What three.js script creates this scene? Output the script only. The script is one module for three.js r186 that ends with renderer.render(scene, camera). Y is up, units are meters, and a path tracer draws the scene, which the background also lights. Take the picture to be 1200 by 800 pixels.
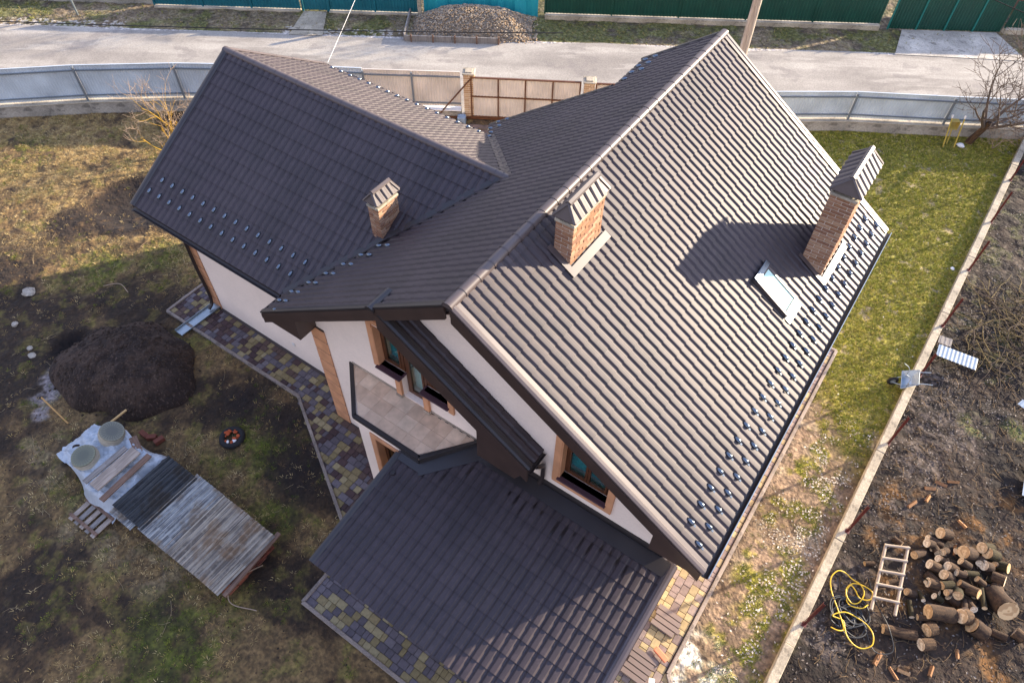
import * as THREE from 'three';
import { mergeGeometries } from 'three/addons/utils/BufferGeometryUtils.js';

// ---------------------------------------------------------------- camera, sky, sun, exposure
// House coordinates: X across the main ridge, Y along it, Z up (metres). three.js: (X, Z, -Y).
const scene = new THREE.Scene();
const renderer = new THREE.WebGLRenderer({ antialias: true });
renderer.toneMapping = THREE.LinearToneMapping;
renderer.toneMappingExposure = 3.1;
renderer.shadowMap.enabled = true;
const camera = new THREE.PerspectiveCamera(50.79, 1.5, 0.1, 1500);
const CAM = [4.7013, -5.3066, 15.4264];
{
  const yaw = -0.589187, pit = 0.894342, roll = 0.0225743;
  const cy = Math.cos(yaw), sy = Math.sin(yaw), cp = Math.cos(pit), sp = Math.sin(pit);
  const f = [sy * cp, cy * cp, -sp], r = [cy, -sy, 0];
  const u = [r[1] * f[2] - r[2] * f[1], r[2] * f[0] - r[0] * f[2], r[0] * f[1] - r[1] * f[0]];
  const up = u.map((v, i) => -Math.sin(roll) * r[i] + Math.cos(roll) * v);
  camera.position.set(CAM[0], CAM[2], -CAM[1]);
  camera.up.set(up[0], up[2], -up[1]);
  camera.lookAt(CAM[0] + f[0], CAM[2] + f[2], -(CAM[1] + f[1]));
}
const SUN_AZ = 57.5 * Math.PI / 180, SUN_EL = 16.5 * Math.PI / 180;
const SUN = [Math.cos(SUN_EL) * Math.cos(SUN_AZ), Math.cos(SUN_EL) * Math.sin(SUN_AZ), Math.sin(SUN_EL)];
{
  const W = 256, H = 128, d = new Float32Array(W * H * 4);
  const zen = [0.30, 0.44, 0.86], hor = [1.06, 0.95, 0.85], K = 0.54;
  for (let j = 0; j < H; j++) for (let i = 0; i < W; i++) {
    const el = (j + 0.5) / H * Math.PI - Math.PI / 2;
    const t = el > 0 ? Math.pow(Math.sin(el), 0.55) : 0;
    const o = (j * W + i) * 4;
    // haze brightens the clear sky smoothly towards the low sun
    const az = ((i + 0.5) / W - 0.5) * Math.PI * 2, ce = Math.cos(el), dx = Math.cos(az) * ce, dz = Math.sin(az) * ce, dy = Math.sin(el);
    const cg = Math.max(0, dx * SUN[0] - dz * SUN[1] + dy * SUN[2]), glow = 1 + 1.5 * cg * cg * cg;
    for (let c = 0; c < 3; c++) d[o + c] = K * (el > 0 ? (hor[c] * (1 - t) + zen[c] * t) * (1 + (glow - 1) * [1, 0.9, 0.72][c]) : hor[c] * 0.5);
    d[o + 3] = 1;
  }
  const sky = new THREE.DataTexture(d, W, H, THREE.RGBAFormat, THREE.FloatType);
  sky.mapping = THREE.EquirectangularReflectionMapping;
  sky.magFilter = sky.minFilter = THREE.LinearFilter;
  sky.needsUpdate = true;
  scene.background = sky; scene.environment = sky;
}
const sun = new THREE.DirectionalLight(new THREE.Color(1, 0.84, 0.64), 5);
sun.position.set(SUN[0] * 80, SUN[2] * 80, -SUN[1] * 80);
sun.castShadow = true; sun.shadow.radius = 1.3;
sun.shadow.mapSize.set(4096, 4096);
Object.assign(sun.shadow.camera, { left: -45, right: 45, top: 45, bottom: -45, near: 1, far: 200 });
scene.add(sun); scene.add(sun.target);

// ---------------------------------------------------------------- small tools
let seed = 7331;
const rnd = () => { seed = (seed * 1664525 + 1013904223) >>> 0; return seed / 4294967296; };
const rr = (a, b) => a + (b - a) * rnd();
const pick = a => a[Math.floor(rnd() * a.length)];
function hash(x, y, s = 0) { let h = Math.imul(x | 0, 374761393) ^ Math.imul(y | 0, 668265263) ^ Math.imul(s | 0, 1274126177); h = Math.imul(h ^ (h >>> 13), 1274126177); return ((h ^ (h >>> 16)) >>> 0) / 4294967296; }
function vnoise(x, y, s = 0) {
  const xi = Math.floor(x), yi = Math.floor(y), fx = x - xi, fy = y - yi;
  const u = fx * fx * (3 - 2 * fx), v = fy * fy * (3 - 2 * fy);
  const a = hash(xi, yi, s), b = hash(xi + 1, yi, s), c = hash(xi, yi + 1, s), d = hash(xi + 1, yi + 1, s);
  return a + (b - a) * u + (c - a) * v + (a - b - c + d) * u * v;
}
const fbm = (x, y, s, o = 4) => { let t = 0, a = 0.5, n = 0; for (let i = 0; i < o; i++) { t += a * vnoise(x, y, s + i * 17); n += a; x *= 2.03; y *= 2.03; a *= 0.5; } return t / n; };
const sstep = (a, b, x) => { const t = Math.min(1, Math.max(0, (x - a) / (b - a))); return t * t * (3 - 2 * t); };
const hx = h => [(h >> 16 & 255) / 255, (h >> 8 & 255) / 255, (h & 255) / 255];
const mix = (a, b, t) => [a[0] + (b[0] - a[0]) * t, a[1] + (b[1] - a[1]) * t, a[2] + (b[2] - a[2]) * t];

function canvasTex(n, fn, srgb = true, m = n) {
  const d = new Uint8Array(n * m * 4);
  for (let j = 0; j < m; j++) for (let i = 0; i < n; i++) {
    const c = fn(i, j), o = (j * n + i) * 4;
    if (typeof c === 'number') { d[o] = d[o + 1] = d[o + 2] = Math.max(0, Math.min(255, c * 255)); }
    else { d[o] = Math.max(0, Math.min(255, c[0] * 255)); d[o + 1] = Math.max(0, Math.min(255, c[1] * 255)); d[o + 2] = Math.max(0, Math.min(255, c[2] * 255)); }
    d[o + 3] = 255;
  }
  const t = new THREE.DataTexture(d, n, m, THREE.RGBAFormat);
  t.wrapS = t.wrapT = THREE.RepeatWrapping;
  t.magFilter = THREE.LinearFilter; t.minFilter = THREE.LinearMipmapLinearFilter; t.generateMipmaps = true;
  if (srgb) t.colorSpace = THREE.SRGBColorSpace;
  t.needsUpdate = true; return t;
}
// wrapping noise on a period of p cells
function wn(x, y, p, s) {
  const xi = Math.floor(x), yi = Math.floor(y), fx = x - xi, fy = y - yi, u = fx * fx * (3 - 2 * fx), v = fy * fy * (3 - 2 * fy);
  const m = k => ((k % p) + p) % p;
  const a = hash(m(xi), m(yi), s), b = hash(m(xi + 1), m(yi), s), c = hash(m(xi), m(yi + 1), s), d = hash(m(xi + 1), m(yi + 1), s);
  return a + (b - a) * u + (c - a) * v + (a - b - c + d) * u * v;
}
const wf = (x, y, p, s, o = 4) => { let t = 0, a = 0.5, n = 0; for (let i = 0; i < o; i++) { t += a * wn(x * p, y * p, p, s + i); n += a; p *= 2; a *= 0.55; } return t / n; };
const rep = (t, r) => { const c = t.clone(); c.repeat.set(r, r); c.needsUpdate = true; return c; };

// geometry in Z-up house axes: position / normal / uv, not indexed
function raw(pos, uv, nor) {
  const g = new THREE.BufferGeometry();
  g.setAttribute('position', new THREE.Float32BufferAttribute(pos, 3));
  if (!uv) { uv = []; for (let i = 0; i < pos.length; i += 3) uv.push(pos[i], pos[i + 1]); }
  g.setAttribute('uv', new THREE.Float32BufferAttribute(uv, 2));
  if (nor) g.setAttribute('normal', new THREE.Float32BufferAttribute(nor, 3)); else g.computeVertexNormals();
  return g;
}
const flat = g => { const n = g.index ? g.toNonIndexed() : g; for (const k of Object.keys(n.attributes)) if (!['position', 'normal', 'uv'].includes(k)) n.deleteAttribute(k); return n; };
// uv in metres from the dominant normal
function metreUV(g) {
  const p = g.attributes.position, n = g.attributes.normal, u = [];
  for (let i = 0; i < p.count; i++) {
    const ax = Math.abs(n.getX(i)), ay = Math.abs(n.getY(i)), az = Math.abs(n.getZ(i));
    if (az >= ax && az >= ay) u.push(p.getX(i), p.getY(i)); else if (ax >= ay) u.push(p.getY(i), p.getZ(i)); else u.push(p.getX(i), p.getZ(i));
  }
  g.setAttribute('uv', new THREE.Float32BufferAttribute(u, 2)); return g;
}
// box with chamfered edges: 44 triangles
function cbox(x0, x1, y0, y1, z0, z1, c = 0) {
  if (c <= 0) { const g = flat(new THREE.BoxGeometry(x1 - x0, y1 - y0, z1 - z0)); g.translate((x0 + x1) / 2, (y0 + y1) / 2, (z0 + z1) / 2); return metreUV(g); }
  const m = [(x0 + x1) / 2, (y0 + y1) / 2, (z0 + z1) / 2], h = [(x1 - x0) / 2, (y1 - y0) / 2, (z1 - z0) / 2];
  const P = (s, k) => { const v = [0, 0, 0]; for (let a = 0; a < 3; a++) v[a] = m[a] + s[a] * (a === k ? h[a] : h[a] - c); return v; };
  const pos = [];
  const tri = (a, b, d) => {
    const e = [b[0] - a[0], b[1] - a[1], b[2] - a[2]], f = [d[0] - a[0], d[1] - a[1], d[2] - a[2]];
    const n = [e[1] * f[2] - e[2] * f[1], e[2] * f[0] - e[0] * f[2], e[0] * f[1] - e[1] * f[0]];
    const o = [(a[0] + b[0] + d[0]) / 3 - m[0], (a[1] + b[1] + d[1]) / 3 - m[1], (a[2] + b[2] + d[2]) / 3 - m[2]];
    if (n[0] * o[0] + n[1] * o[1] + n[2] * o[2] > 0) pos.push(...a, ...b, ...d); else pos.push(...a, ...d, ...b);
  };
  const quad = (a, b, d, e) => { tri(a, b, d); tri(a, d, e); };
  for (let k = 0; k < 3; k++) for (const s of [-1, 1]) {
    const a = (k + 1) % 3, b = (k + 2) % 3, q = (i, j) => { const v = [0, 0, 0]; v[k] = s; v[a] = i; v[b] = j; return P(v, k); };
    quad(q(-1, -1), q(1, -1), q(1, 1), q(-1, 1));
  }
  for (let k = 0; k < 3; k++) for (const i of [-1, 1]) for (const j of [-1, 1]) {
    const a = (k + 1) % 3, b = (k + 2) % 3, q = (t, f) => { const v = [0, 0, 0]; v[k] = t; v[a] = i; v[b] = j; return P(v, f); };
    quad(q(-1, a), q(1, a), q(1, b), q(-1, b));
  }
  for (const i of [-1, 1]) for (const j of [-1, 1]) for (const l of [-1, 1]) tri(P([i, j, l], 0), P([i, j, l], 1), P([i, j, l], 2));
  return metreUV(raw(pos));
}
// prism: polygon in two axes extruded along the third. axis 'x': poly (y,z); 'y': poly (x,z); 'z': poly (x,y)
function prism(poly, axis, a0, a1, holes = []) {
  const v2 = l => l.map(p => new THREE.Vector2(p[0], p[1]));
  let out = v2(poly); if (THREE.ShapeUtils.area(out) < 0) out = out.reverse();
  const hs = holes.map(h => { let q = v2(h); if (THREE.ShapeUtils.area(q) > 0) q = q.reverse(); return q; });
  const faces = THREE.ShapeUtils.triangulateShape(out, hs), all = out.concat(...hs), pos = [];
  const at = (p, a) => axis === 'x' ? [a, p.x, p.y] : axis === 'y' ? [p.x, a, p.y] : [p.x, p.y, a];
  const flip = axis === 'y';
  const T = (a, b, c) => flip ? pos.push(...a, ...c, ...b) : pos.push(...a, ...b, ...c);
  for (const f of faces) { T(at(all[f[0]], a1), at(all[f[1]], a1), at(all[f[2]], a1)); T(at(all[f[0]], a0), at(all[f[2]], a0), at(all[f[1]], a0)); }
  for (const ring of [out, ...hs]) for (let i = 0; i < ring.length; i++) {
    const p = ring[i], q = ring[(i + 1) % ring.length];
    T(at(p, a0), at(q, a0), at(q, a1)); T(at(p, a0), at(q, a1), at(p, a1));
  }
  return metreUV(raw(pos));
}
const sub = (a, b) => [a[0] - b[0], a[1] - b[1], a[2] - b[2]], add = (a, b) => [a[0] + b[0], a[1] + b[1], a[2] + b[2]], mul = (a, k) => [a[0] * k, a[1] * k, a[2] * k];
const cross = (a, b) => [a[1] * b[2] - a[2] * b[1], a[2] * b[0] - a[0] * b[2], a[0] * b[1] - a[1] * b[0]], dot = (a, b) => a[0] * b[0] + a[1] * b[1] + a[2] * b[2];
const len = a => Math.hypot(a[0], a[1], a[2]), nrm = a => mul(a, 1 / (len(a) || 1));
// sweep a closed section (list of [a,b]) from P to Q; a along A, b along B
function sweep(section, P, Q, A, B) {
  const pos = [], n = section.length, pt = (s, O) => add(O, add(mul(A, s[0]), mul(B, s[1])));
  const d = sub(Q, P), ar = THREE.ShapeUtils.area(section.map(s => new THREE.Vector2(s[0], s[1])));
  const sgn = dot(cross(A, B), d) * ar > 0;
  const T = (a, b, c) => sgn ? pos.push(...a, ...b, ...c) : pos.push(...a, ...c, ...b);
  for (let i = 0; i < n; i++) { const s = section[i], t = section[(i + 1) % n]; T(pt(s, P), pt(t, P), pt(t, Q)); T(pt(s, P), pt(t, Q), pt(s, Q)); }
  for (const f of THREE.ShapeUtils.triangulateShape(section.map(s => new THREE.Vector2(s[0], s[1])), [])) {
    const [a, b, c] = f.map(i => section[i]); T(pt(a, Q), pt(b, Q), pt(c, Q)); T(pt(a, P), pt(c, P), pt(b, P));
  }
  return metreUV(raw(pos));
}
// tapered limb through points [x,y,z,r]
function limb(pts, seg = 6, caps = true) {
  const pos = [], nor = [], uv = []; let acc = 0; const rings = [];
  let ref = [0.31, 0.17, 0.93];
  for (let i = 0; i < pts.length; i++) {
    const a = pts[Math.max(0, i - 1)], b = pts[Math.min(pts.length - 1, i + 1)], d = nrm(sub(b, a));
    if (Math.abs(dot(d, ref)) > 0.97) ref = [0.9, 0.3, 0.1];
    const e1 = nrm(cross(d, ref)), e2 = cross(d, e1);
    if (i) acc += len(sub(pts[i], pts[i - 1]));
    const ring = []; for (let k = 0; k <= seg; k++) { const t = k / seg * Math.PI * 2, v = add(mul(e1, Math.cos(t)), mul(e2, Math.sin(t))); ring.push([add(pts[i], mul(v, pts[i][3])), v, [k / seg * 0.5, acc]]); }
    ring.d = d; rings.push(ring);
  }
  const pu = (...v) => { for (const q of v) { pos.push(...q[0]); nor.push(...q[1]); uv.push(...q[2]); } };
  for (let i = 0; i + 1 < rings.length; i++) for (let k = 0; k < seg; k++) { const a = rings[i][k], b = rings[i][k + 1], c = rings[i + 1][k + 1], d = rings[i + 1][k]; pu(a, b, c, a, c, d); }
  if (caps) for (const [ring, p, s] of [[rings[0], pts[0], -1], [rings[rings.length - 1], pts[pts.length - 1], 1]]) {
    const n = mul(ring.d, s), c = [[p[0], p[1], p[2]], n, [0.25, 0.25]];
    for (let k = 0; k < seg; k++) { const a = [ring[k][0], n, [0.3, 0.3]], b = [ring[k + 1][0], n, [0.2, 0.3]]; s > 0 ? pu(c, a, b) : pu(c, b, a); }
  }
  return raw(pos, uv, nor);
}
const bar = (a, b, r, seg = 6) => limb([[...a, r], [...b, r]], seg);
function curve(pts, r, n, seg = 6) {
  const c = new THREE.CatmullRomCurve3(pts.map(p => new THREE.Vector3(...p))), o = [];
  for (let i = 0; i <= n; i++) { const p = c.getPoint(i / n); o.push([p.x, p.y, p.z, r]); }
  return limb(o, seg);
}
const moved = (g, x, y, z, rz = 0) => { const c = g.clone(); if (rz) c.rotateZ(rz); c.translate(x, y, z); return c; };

// names, things, parts
const used = new Map();
function numbered(n) { const k = used.get(n) || 0; used.set(n, k + 1); return k ? `${n}_${String(k).padStart(3, '0')}` : n; }
const shadow = o => { o.castShadow = o.receiveShadow = true; return o; };
// geometry given in Z-up axes is turned to Y-up here
function mesh(geos, mat) {
  const l = (Array.isArray(geos) ? geos : [geos]).map(flat), g = l.length > 1 ? mergeGeometries(l, false) : l[0].clone();
  g.rotateX(-Math.PI / 2); return shadow(new THREE.Mesh(g, mat));
}
function tag(o, label, category, group, kind) { o.userData = { ...(o.userData || {}) }; if (label) o.userData.label = label; if (category) o.userData.category = category; if (group) o.userData.group = group; if (kind) o.userData.kind = kind; return o; }
function thing(name, label, category, [x, y, z] = [0, 0, 0], turn = 0, group) {
  const o = new THREE.Group(); o.name = numbered(name); scene.add(o);
  o.position.set(x, z, -y); o.rotation.y = turn; return tag(o, label, category, group);
}
function part(name, geos, mat, parent, label) { const m = mesh(geos, mat); m.name = name; parent.add(m); if (label) m.userData.label = label; return m; }
function solo(name, geos, mat, label, category, [x, y, z] = [0, 0, 0], turn = 0, group) {
  const m = mesh(geos, mat); m.name = numbered(name); scene.add(m); m.position.set(x, z, -y); m.rotation.y = turn; return tag(m, label, category, group);
}
function struct(name, geos, mat, pos) { const m = mesh(geos, mat); m.name = numbered(name); if (pos) m.position.set(pos[0], pos[2], -pos[1]); scene.add(m); m.userData = { kind: 'structure' }; return m; }
const RX = new THREE.Matrix4().makeRotationX(-Math.PI / 2);
// a mesh whose geometry stays in its local Z-up frame, placed by a house-axes matrix
function placed(name, geo, mat, parent, M) { const m = shadow(new THREE.Mesh(geo, mat)); m.name = name; new THREE.Matrix4().multiplyMatrices(RX, M).decompose(m.position, m.quaternion, m.scale); parent.add(m); return m; }
const basis = (ex, ey, ez, o) => new THREE.Matrix4().makeBasis(new THREE.Vector3(...ex), new THREE.Vector3(...ey), new THREE.Vector3(...ez)).setPosition(...o);
function stuffInst(name, geo, mat, mats, cols, label, category) {
  const im = shadow(new THREE.InstancedMesh(geo, mat, mats.length)); im.name = numbered(name);
  mats.forEach((m, i) => { im.setMatrixAt(i, new THREE.Matrix4().multiplyMatrices(RX, m)); if (cols) im.setColorAt(i, cols[i]); });
  scene.add(im); return tag(im, label, category, null, 'stuff');
}
console.log('tools ready');

// ---------------------------------------------------------------- materials
const std = (color, roughness = 0.8, o = {}) => new THREE.MeshStandardMaterial({ color, roughness, ...o });
const phy = (color, roughness = 0.5, o = {}) => new THREE.MeshPhysicalMaterial({ color, roughness, ...o });
const grainTex = canvasTex(256, (i, j) => { const v = wf(i / 256, j / 256, 16, 3, 4), w = wf(i / 256, j / 256, 4, 9, 3); return 0.5 + (v - 0.5) * 0.7 + (w - 0.5) * 0.4; }, false);
const softTex = canvasTex(256, (i, j) => { const v = 0.9 + (wf(i / 256, j / 256, 5, 21, 5) - 0.5) * 0.22; return [v, v, v]; });
const plasterTex = canvasTex(512, (i, j) => { const a = wf(i / 512, j / 512, 3, 31, 5), b = wf(i / 512, j / 512, 60, 5, 2); const v = 0.97 + (a - 0.5) * 0.06 + (b - 0.5) * 0.04; return [v, v * 0.997, v * 0.99]; });
const concreteTex = canvasTex(512, (i, j) => { const a = wf(i / 512, j / 512, 4, 41, 6), b = wf(i / 512, j / 512, 64, 45, 2), s = sstep(0.62, 0.75, wf(i / 512, j / 512, 7, 55, 4)); const v = 0.86 + (a - 0.5) * 0.35 + (b - 0.5) * 0.2 - s * 0.16; return [v, v * 0.985, v * 0.95]; });
const woodTex = canvasTex(256, (i, j) => { const g = wn(i / 256 * 40, j / 256 * 3, 40, 61) * 0.6 + wn(i / 256 * 80, j / 256 * 6, 80, 62) * 0.4; const v = 0.7 + g * 0.42; return [v, v * 0.97, v * 0.93]; });
const rustTex = canvasTex(512, (i, j) => {               // old fibre-cement sheets: lichen, soot and rust-brown weathering
  const st = vnoise(i * 0.3, j * 0.004, 71) * 0.4 + vnoise(i * 0.04, j * 0.012, 72) * 0.3 + wf(i / 512, j / 512, 16, 75, 4) * 0.25, b = wf(i / 512, j / 512, 5, 73, 6);
  let c = mix(hx(0xbdbdb8), hx(0x737170), sstep(0.32, 0.68, st)); c = mix(c, hx(0x85705a), sstep(0.48, 0.72, b) * 0.7); return mix(c, hx(0xb4b4ae), sstep(0.55, 0.75, wf(i / 512, j / 512, 28, 77, 3)) * 0.45);
});
const barkTex = canvasTex(256, (i, j) => { const g = wn(i / 256 * 26, j / 256 * 6, 26, 81) * 0.65 + wn(i / 256 * 52, j / 256 * 20, 52, 82) * 0.35; return mix(hx(0x3a2d22), hx(0x7e6a52), g); });
const M = {
  plaster: std(0xf4e3d3, 0.92, { map: rep(plasterTex, 0.5), bumpMap: rep(grainTex, 3), bumpScale: 0.002 }),
  terracotta: std(0xdb9f73, 0.85, { map: rep(softTex, 0.8), bumpMap: rep(grainTex, 3), bumpScale: 0.002 }),
  fascia: phy(0x46362f, 0.45, { map: rep(softTex, 0.6) }),
  deck: std(0x2c2522, 0.9),
  gutter: phy(0x2f2725, 0.4),
  cap: phy(0x5d5250, 0.4, { map: rep(softTex, 0.6) }),
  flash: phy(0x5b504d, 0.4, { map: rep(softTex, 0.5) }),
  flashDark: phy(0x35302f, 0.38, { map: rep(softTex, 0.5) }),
  guard: phy(0x6a747e, 0.25, { metalness: 0.9 }),
  zinc: std(0xa9b4b8, 0.38, { metalness: 0.75, map: rep(softTex, 1) }),
  capstone: std(0xc9c2b2, 0.9, { map: rep(concreteTex, 1) }),
  mortar: std(0xd6cbbb, 0.95, { bumpMap: rep(grainTex, 6), bumpScale: 0.004 }),
  woodFrame: phy(0x5e3b26, 0.45, { map: rep(woodTex, 2) }),
  sill: phy(0x4a3036, 0.5),
  glass: phy(0xe8f6f4, 0.02, { transmission: 1, thickness: 0, ior: 1.5 }),
  inside: std(0x2b2a2a, 0.95),
  paintedSkyTeal: std(0x2f8f98, 0.9), curtainPale: std(0xb9c2c0, 0.9),  // teal paints the sky mirrored in the panes; pale is a curtain
  painted_glare: std(0xf1efea, 0.7),  // white that paints the sky reflection in the roof window
  slab: std(0xb3a698, 0.9, { map: rep(concreteTex, 0.6) }),
  kerb: std(0x9d9189, 0.9, { map: rep(concreteTex, 0.8), bumpMap: rep(grainTex, 4), bumpScale: 0.003 }),
  concrete: std(0xb4b0a8, 0.92, { map: rep(concreteTex, 0.5), bumpMap: rep(grainTex, 2), bumpScale: 0.006 }),
  concretePale: std(0xcabfab, 0.92, { map: rep(concreteTex, 0.6), bumpMap: rep(grainTex, 3), bumpScale: 0.006 }),
  joint: std(0x4a423f, 0.98),
  asphalt: std(0x8c847d, 0.95, { bumpMap: rep(grainTex, 1.5), bumpScale: 0.006 }),
  fenceWhite: phy(0xcdd9e0, 0.45, { map: rep(softTex, 0.3) }),
  fencePost: phy(0x6c7479, 0.5),
  gatePanel: phy(0xe2d8ca, 0.5, { map: rep(softTex, 0.3) }),
  brown: phy(0x6a4228, 0.5, { map: rep(softTex, 1) }),
  teal: phy(0x0d6b78, 0.5, { map: rep(softTex, 0.4) }),
  tealCloth: phy(0x16909a, 0.75, { map: rep(softTex, 0.4) }),
  green: phy(0x07493b, 0.45, { map: rep(softTex, 0.4) }),
  greenPost: phy(0x11685f, 0.5),
  pale: std(0xd6d3cb, 0.8),
  poleWood: std(0xb0a69d, 0.9, { map: rep(woodTex, 1) }),
  red: phy(0x5c1d1a, 0.55, { map: rep(softTex, 2) }),
  bark: std(0xd2c0aa, 0.95, { map: rep(barkTex, 2), bumpMap: rep(grainTex, 4), bumpScale: 0.01 }),
  barkMoss: std(0x8f9355, 0.95, { map: rep(barkTex, 2), bumpMap: rep(grainTex, 4), bumpScale: 0.01 }),
  barkDark: std(0xb09e8c, 0.95, { map: rep(barkTex, 2), bumpMap: rep(grainTex, 4), bumpScale: 0.01 }),
  twig: std(0x5f5145, 0.95), twigYellow: std(0xa5822c, 0.95), twigPale: std(0x9a8570, 0.95),
  soil: std(0x4a3b33, 1, { bumpMap: rep(grainTex, 1.2), bumpScale: 0.03 }),
  oldWood: std(0xa59a90, 0.9, { map: rep(woodTex, 1.4) }), oldWood2: std(0x7d6557, 0.9, { map: rep(woodTex, 1.4) }), oldWood3: std(0x8d8a88, 0.9, { map: rep(woodTex, 1.4) }),
  slate: std(0xe0e2e2, 0.9, { map: rustTex }), slateDark: std(0x5d6064, 0.9, { map: rustTex }), slateWarm: std(0xe6d8c6, 0.9, { map: rep(rustTex, 0.8) }),
  plastic: phy(0xbcc4ca, 0.35, { map: rep(softTex, 0.8), side: THREE.DoubleSide }),
  brickRed: std(0x7b4433, 0.9, { map: rep(softTex, 3) }),
  rubble: std(0xc1592e, 0.9, { map: rep(softTex, 6) }),
  tyre: std(0x1d1c1d, 0.85),
  yellow: phy(0xe0b92a, 0.4), yellowDull: phy(0xb39a3e, 0.55), blackHose: phy(0x25282a, 0.5),
  blueSheet: phy(0x8fa3b5, 0.45, { map: rep(softTex, 1) }),
  barrowSteel: std(0xb8c2c6, 0.4, { metalness: 0.5, map: rep(softTex, 2) }),
  stone: std(0xb7b0a6, 0.95, { map: rep(concreteTex, 2) }), white: std(0xe4e2dc, 0.8),
  black: std(0x141414, 0.7), ladder: std(0xb8aa9a, 0.85, { map: rep(woodTex, 2) }),
  salmon: std(0xd9825e, 0.8), tray: phy(0x7c6c63, 0.45),
};
const dustTex = canvasTex(512, (i, j) => { const a = wf(i / 512, j / 512, 4, 401, 6), b = wn(i / 512 * 10, j / 512 * 90, 90, 403), s = sstep(0.62, 0.72, wf(i / 512, j / 512, 40, 405, 2)); const v = 0.88 + (a - 0.5) * 0.3 + (b - 0.5) * 0.1 + s * 0.08; return [v, v * 0.99, v * 0.975]; });
// pressed metal tiles, satin brown paint; a few tones of the same paint
const paint = (h, r) => phy(h, r, { map: rep(softTex, 0.9), specularIntensity: 1 });
const tileMats = [0x3d3336, 0x3f3537, 0x3b3135, 0x403638, 0x3c3235, 0x3e3436, 0x3a3034, 0x3f3537].map((h, i) => { const m = paint(h, 0.55 + 0.006 * (i % 4)); m.map = dustTex.clone(); m.map.repeat.set(0.35, 0.35); m.map.offset.set(0.13 * i, 0.37 * i); m.map.needsUpdate = true; return m; });
const tileFields = [0x3d3336, 0x3f3538, 0x3b3135].map((h, i) => { const m = paint(h, 0.555 + 0.006 * i); m.map = rep(dustTex, 0.35); return m; });
const brickMats = [0xb28a6c, 0xa37858, 0xbd9878, 0x976e55, 0xaa8164].map(c => std(c, 0.9, { map: rep(softTex, 4), bumpMap: rep(grainTex, 8), bumpScale: 0.003 }));

// ---------------------------------------------------------------- key dimensions of the house
const ZR = 7.453, TR = 0.6527, TL = 0.6961, XR = 4.867, XL = 5.248, L = 9.8;
const YW = 4.40, ZW = 6.064, TW = 0.604, XG = -10.43, WRN = 3.78, YWF = 7.32;
const XS = 1.77, Y1 = 8.36, YG = 0.5;
const zR = x => ZR - TR * x, zL = x => ZR + TL * x, zW = y => ZW - TW * Math.abs(y - YW);
const RD = [0.842, 0.5395], road = (s, n) => [RD[0] * s - RD[1] * n, RD[1] * s + RD[0] * n];   // road axes: s along, n across
const roadN = (x, y) => -RD[1] * x + RD[0] * y, roadS = (x, y) => RD[0] * x + RD[1] * y;

// ---------------------------------------------------------------- ground
const PAVE = [[-10.72, 7.6], [-10.72, 0.24], [-5.64, 0.30], [-1.75, -1.92], [-1.75, -3.42], [5.95, -3.42], [5.95, -1.0], [5.27, -0.25], [5.27, 9.85], [-4.0, 9.85]];
function inPoly(P, x, y) { let c = false; for (let i = 0, j = P.length - 1; i < P.length; j = i++) { const a = P[i], b = P[j]; if ((a[1] > y) !== (b[1] > y) && x < (b[0] - a[0]) * (y - a[1]) / (b[1] - a[1]) + a[0]) c = !c; } return c; }
const wallX = y => 7.16 + (y - 6) * 0.0262;              // axis of the low concrete wall
const blob = (x, y, cx, cy, r, q = 1) => { const d = Math.hypot(x - cx, (y - cy) * q) / r; return d >= 1 ? 0 : (1 - d * d); };
const blobs = (x, y, l) => { let m = 0; for (const b of l) m = Math.max(m, blob(x, y, ...b)); return m; };
const GREENS_L = [[-20.6, 2, 1.4], [-12.7, 1.6, 0.9], [-9.4, 0.0, 0.9], [-5.5, -1.5, 1.3], [-3.7, -2.4, 0.8], [-3.0, -5.4, 1.8], [-6, -3.2, 0.8], [-4.6, -2.2, 0.9], [-8, -4.9, 0.8], [-13.6, 0.2, 1.2]];
const DARKS_L = [[-15.3, 2.8, 1.7], [-16.1, 0.9, 1.0], [-11.6, -2.2, 0.9], [-4.1, -1.2, 1.0], [-5.4, -0.4, 0.8], [-6.8, -0.5, 0.9], [-17.8, 6.4, 0.9]];
const PATH_L = [[-8.4, -4.9, 0.9], [-7.2, -5.0, 0.8], [-6.0, -4.75, 0.8], [-4.8, -4.6, 0.9], [-9.6, -4.4, 0.7]];
const ASH = [[-11.35, -2.75, 0.4], [-11.0, -3.35, 0.5], [-10.5, -3.8, 0.3], [-11.3, -3.1, 0.35]];
const SAW = [[8.1, 6.3, 0.8], [10.1, 6.7, 1.1], [8.5, 4.0, 0.7], [8.9, 2.85, 0.5], [10.7, 3.6, 0.8], [8.9, 5.5, 0.7], [10.4, 7.4, 0.9], [9.6, 4.9, 1.4], [8.0, 5.2, 0.6]];
const GRAV_R = [[7.9, 9.2, 1.3], [8.5, 9.2, 1.2], [7.8, 6.0, 0.9], [7.7, 10.3, 0.8], [7.8, 3.7, 0.8], [8.0, 7.6, 1.0], [7.6, 2.2, 0.7]];
const GREENS_R = [[5.7, 4.4, 0.45], [5.9, 5.8, 0.5], [6.3, 1.1, 0.9], [6.3, 7.6, 0.8], [6.5, 1.8, 0.8], [6.4, 3.2, 0.6], [6.2, 0, 0.8], [5.9, 2.5, 0.5], [6.45, 2.6, 0.6], [6.0, -0.7, 0.6], [6.6, 0.4, 0.7], [6.6, 5.4, 0.5], [5.65, 3.2, 0.3], [6.1, 6.6, 0.4], [9, 9.6, 0.5], [9.9, 10, 0.5], [8.7, 12.4, 0.6], [6.3, 4.6, 0.5]];
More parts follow.
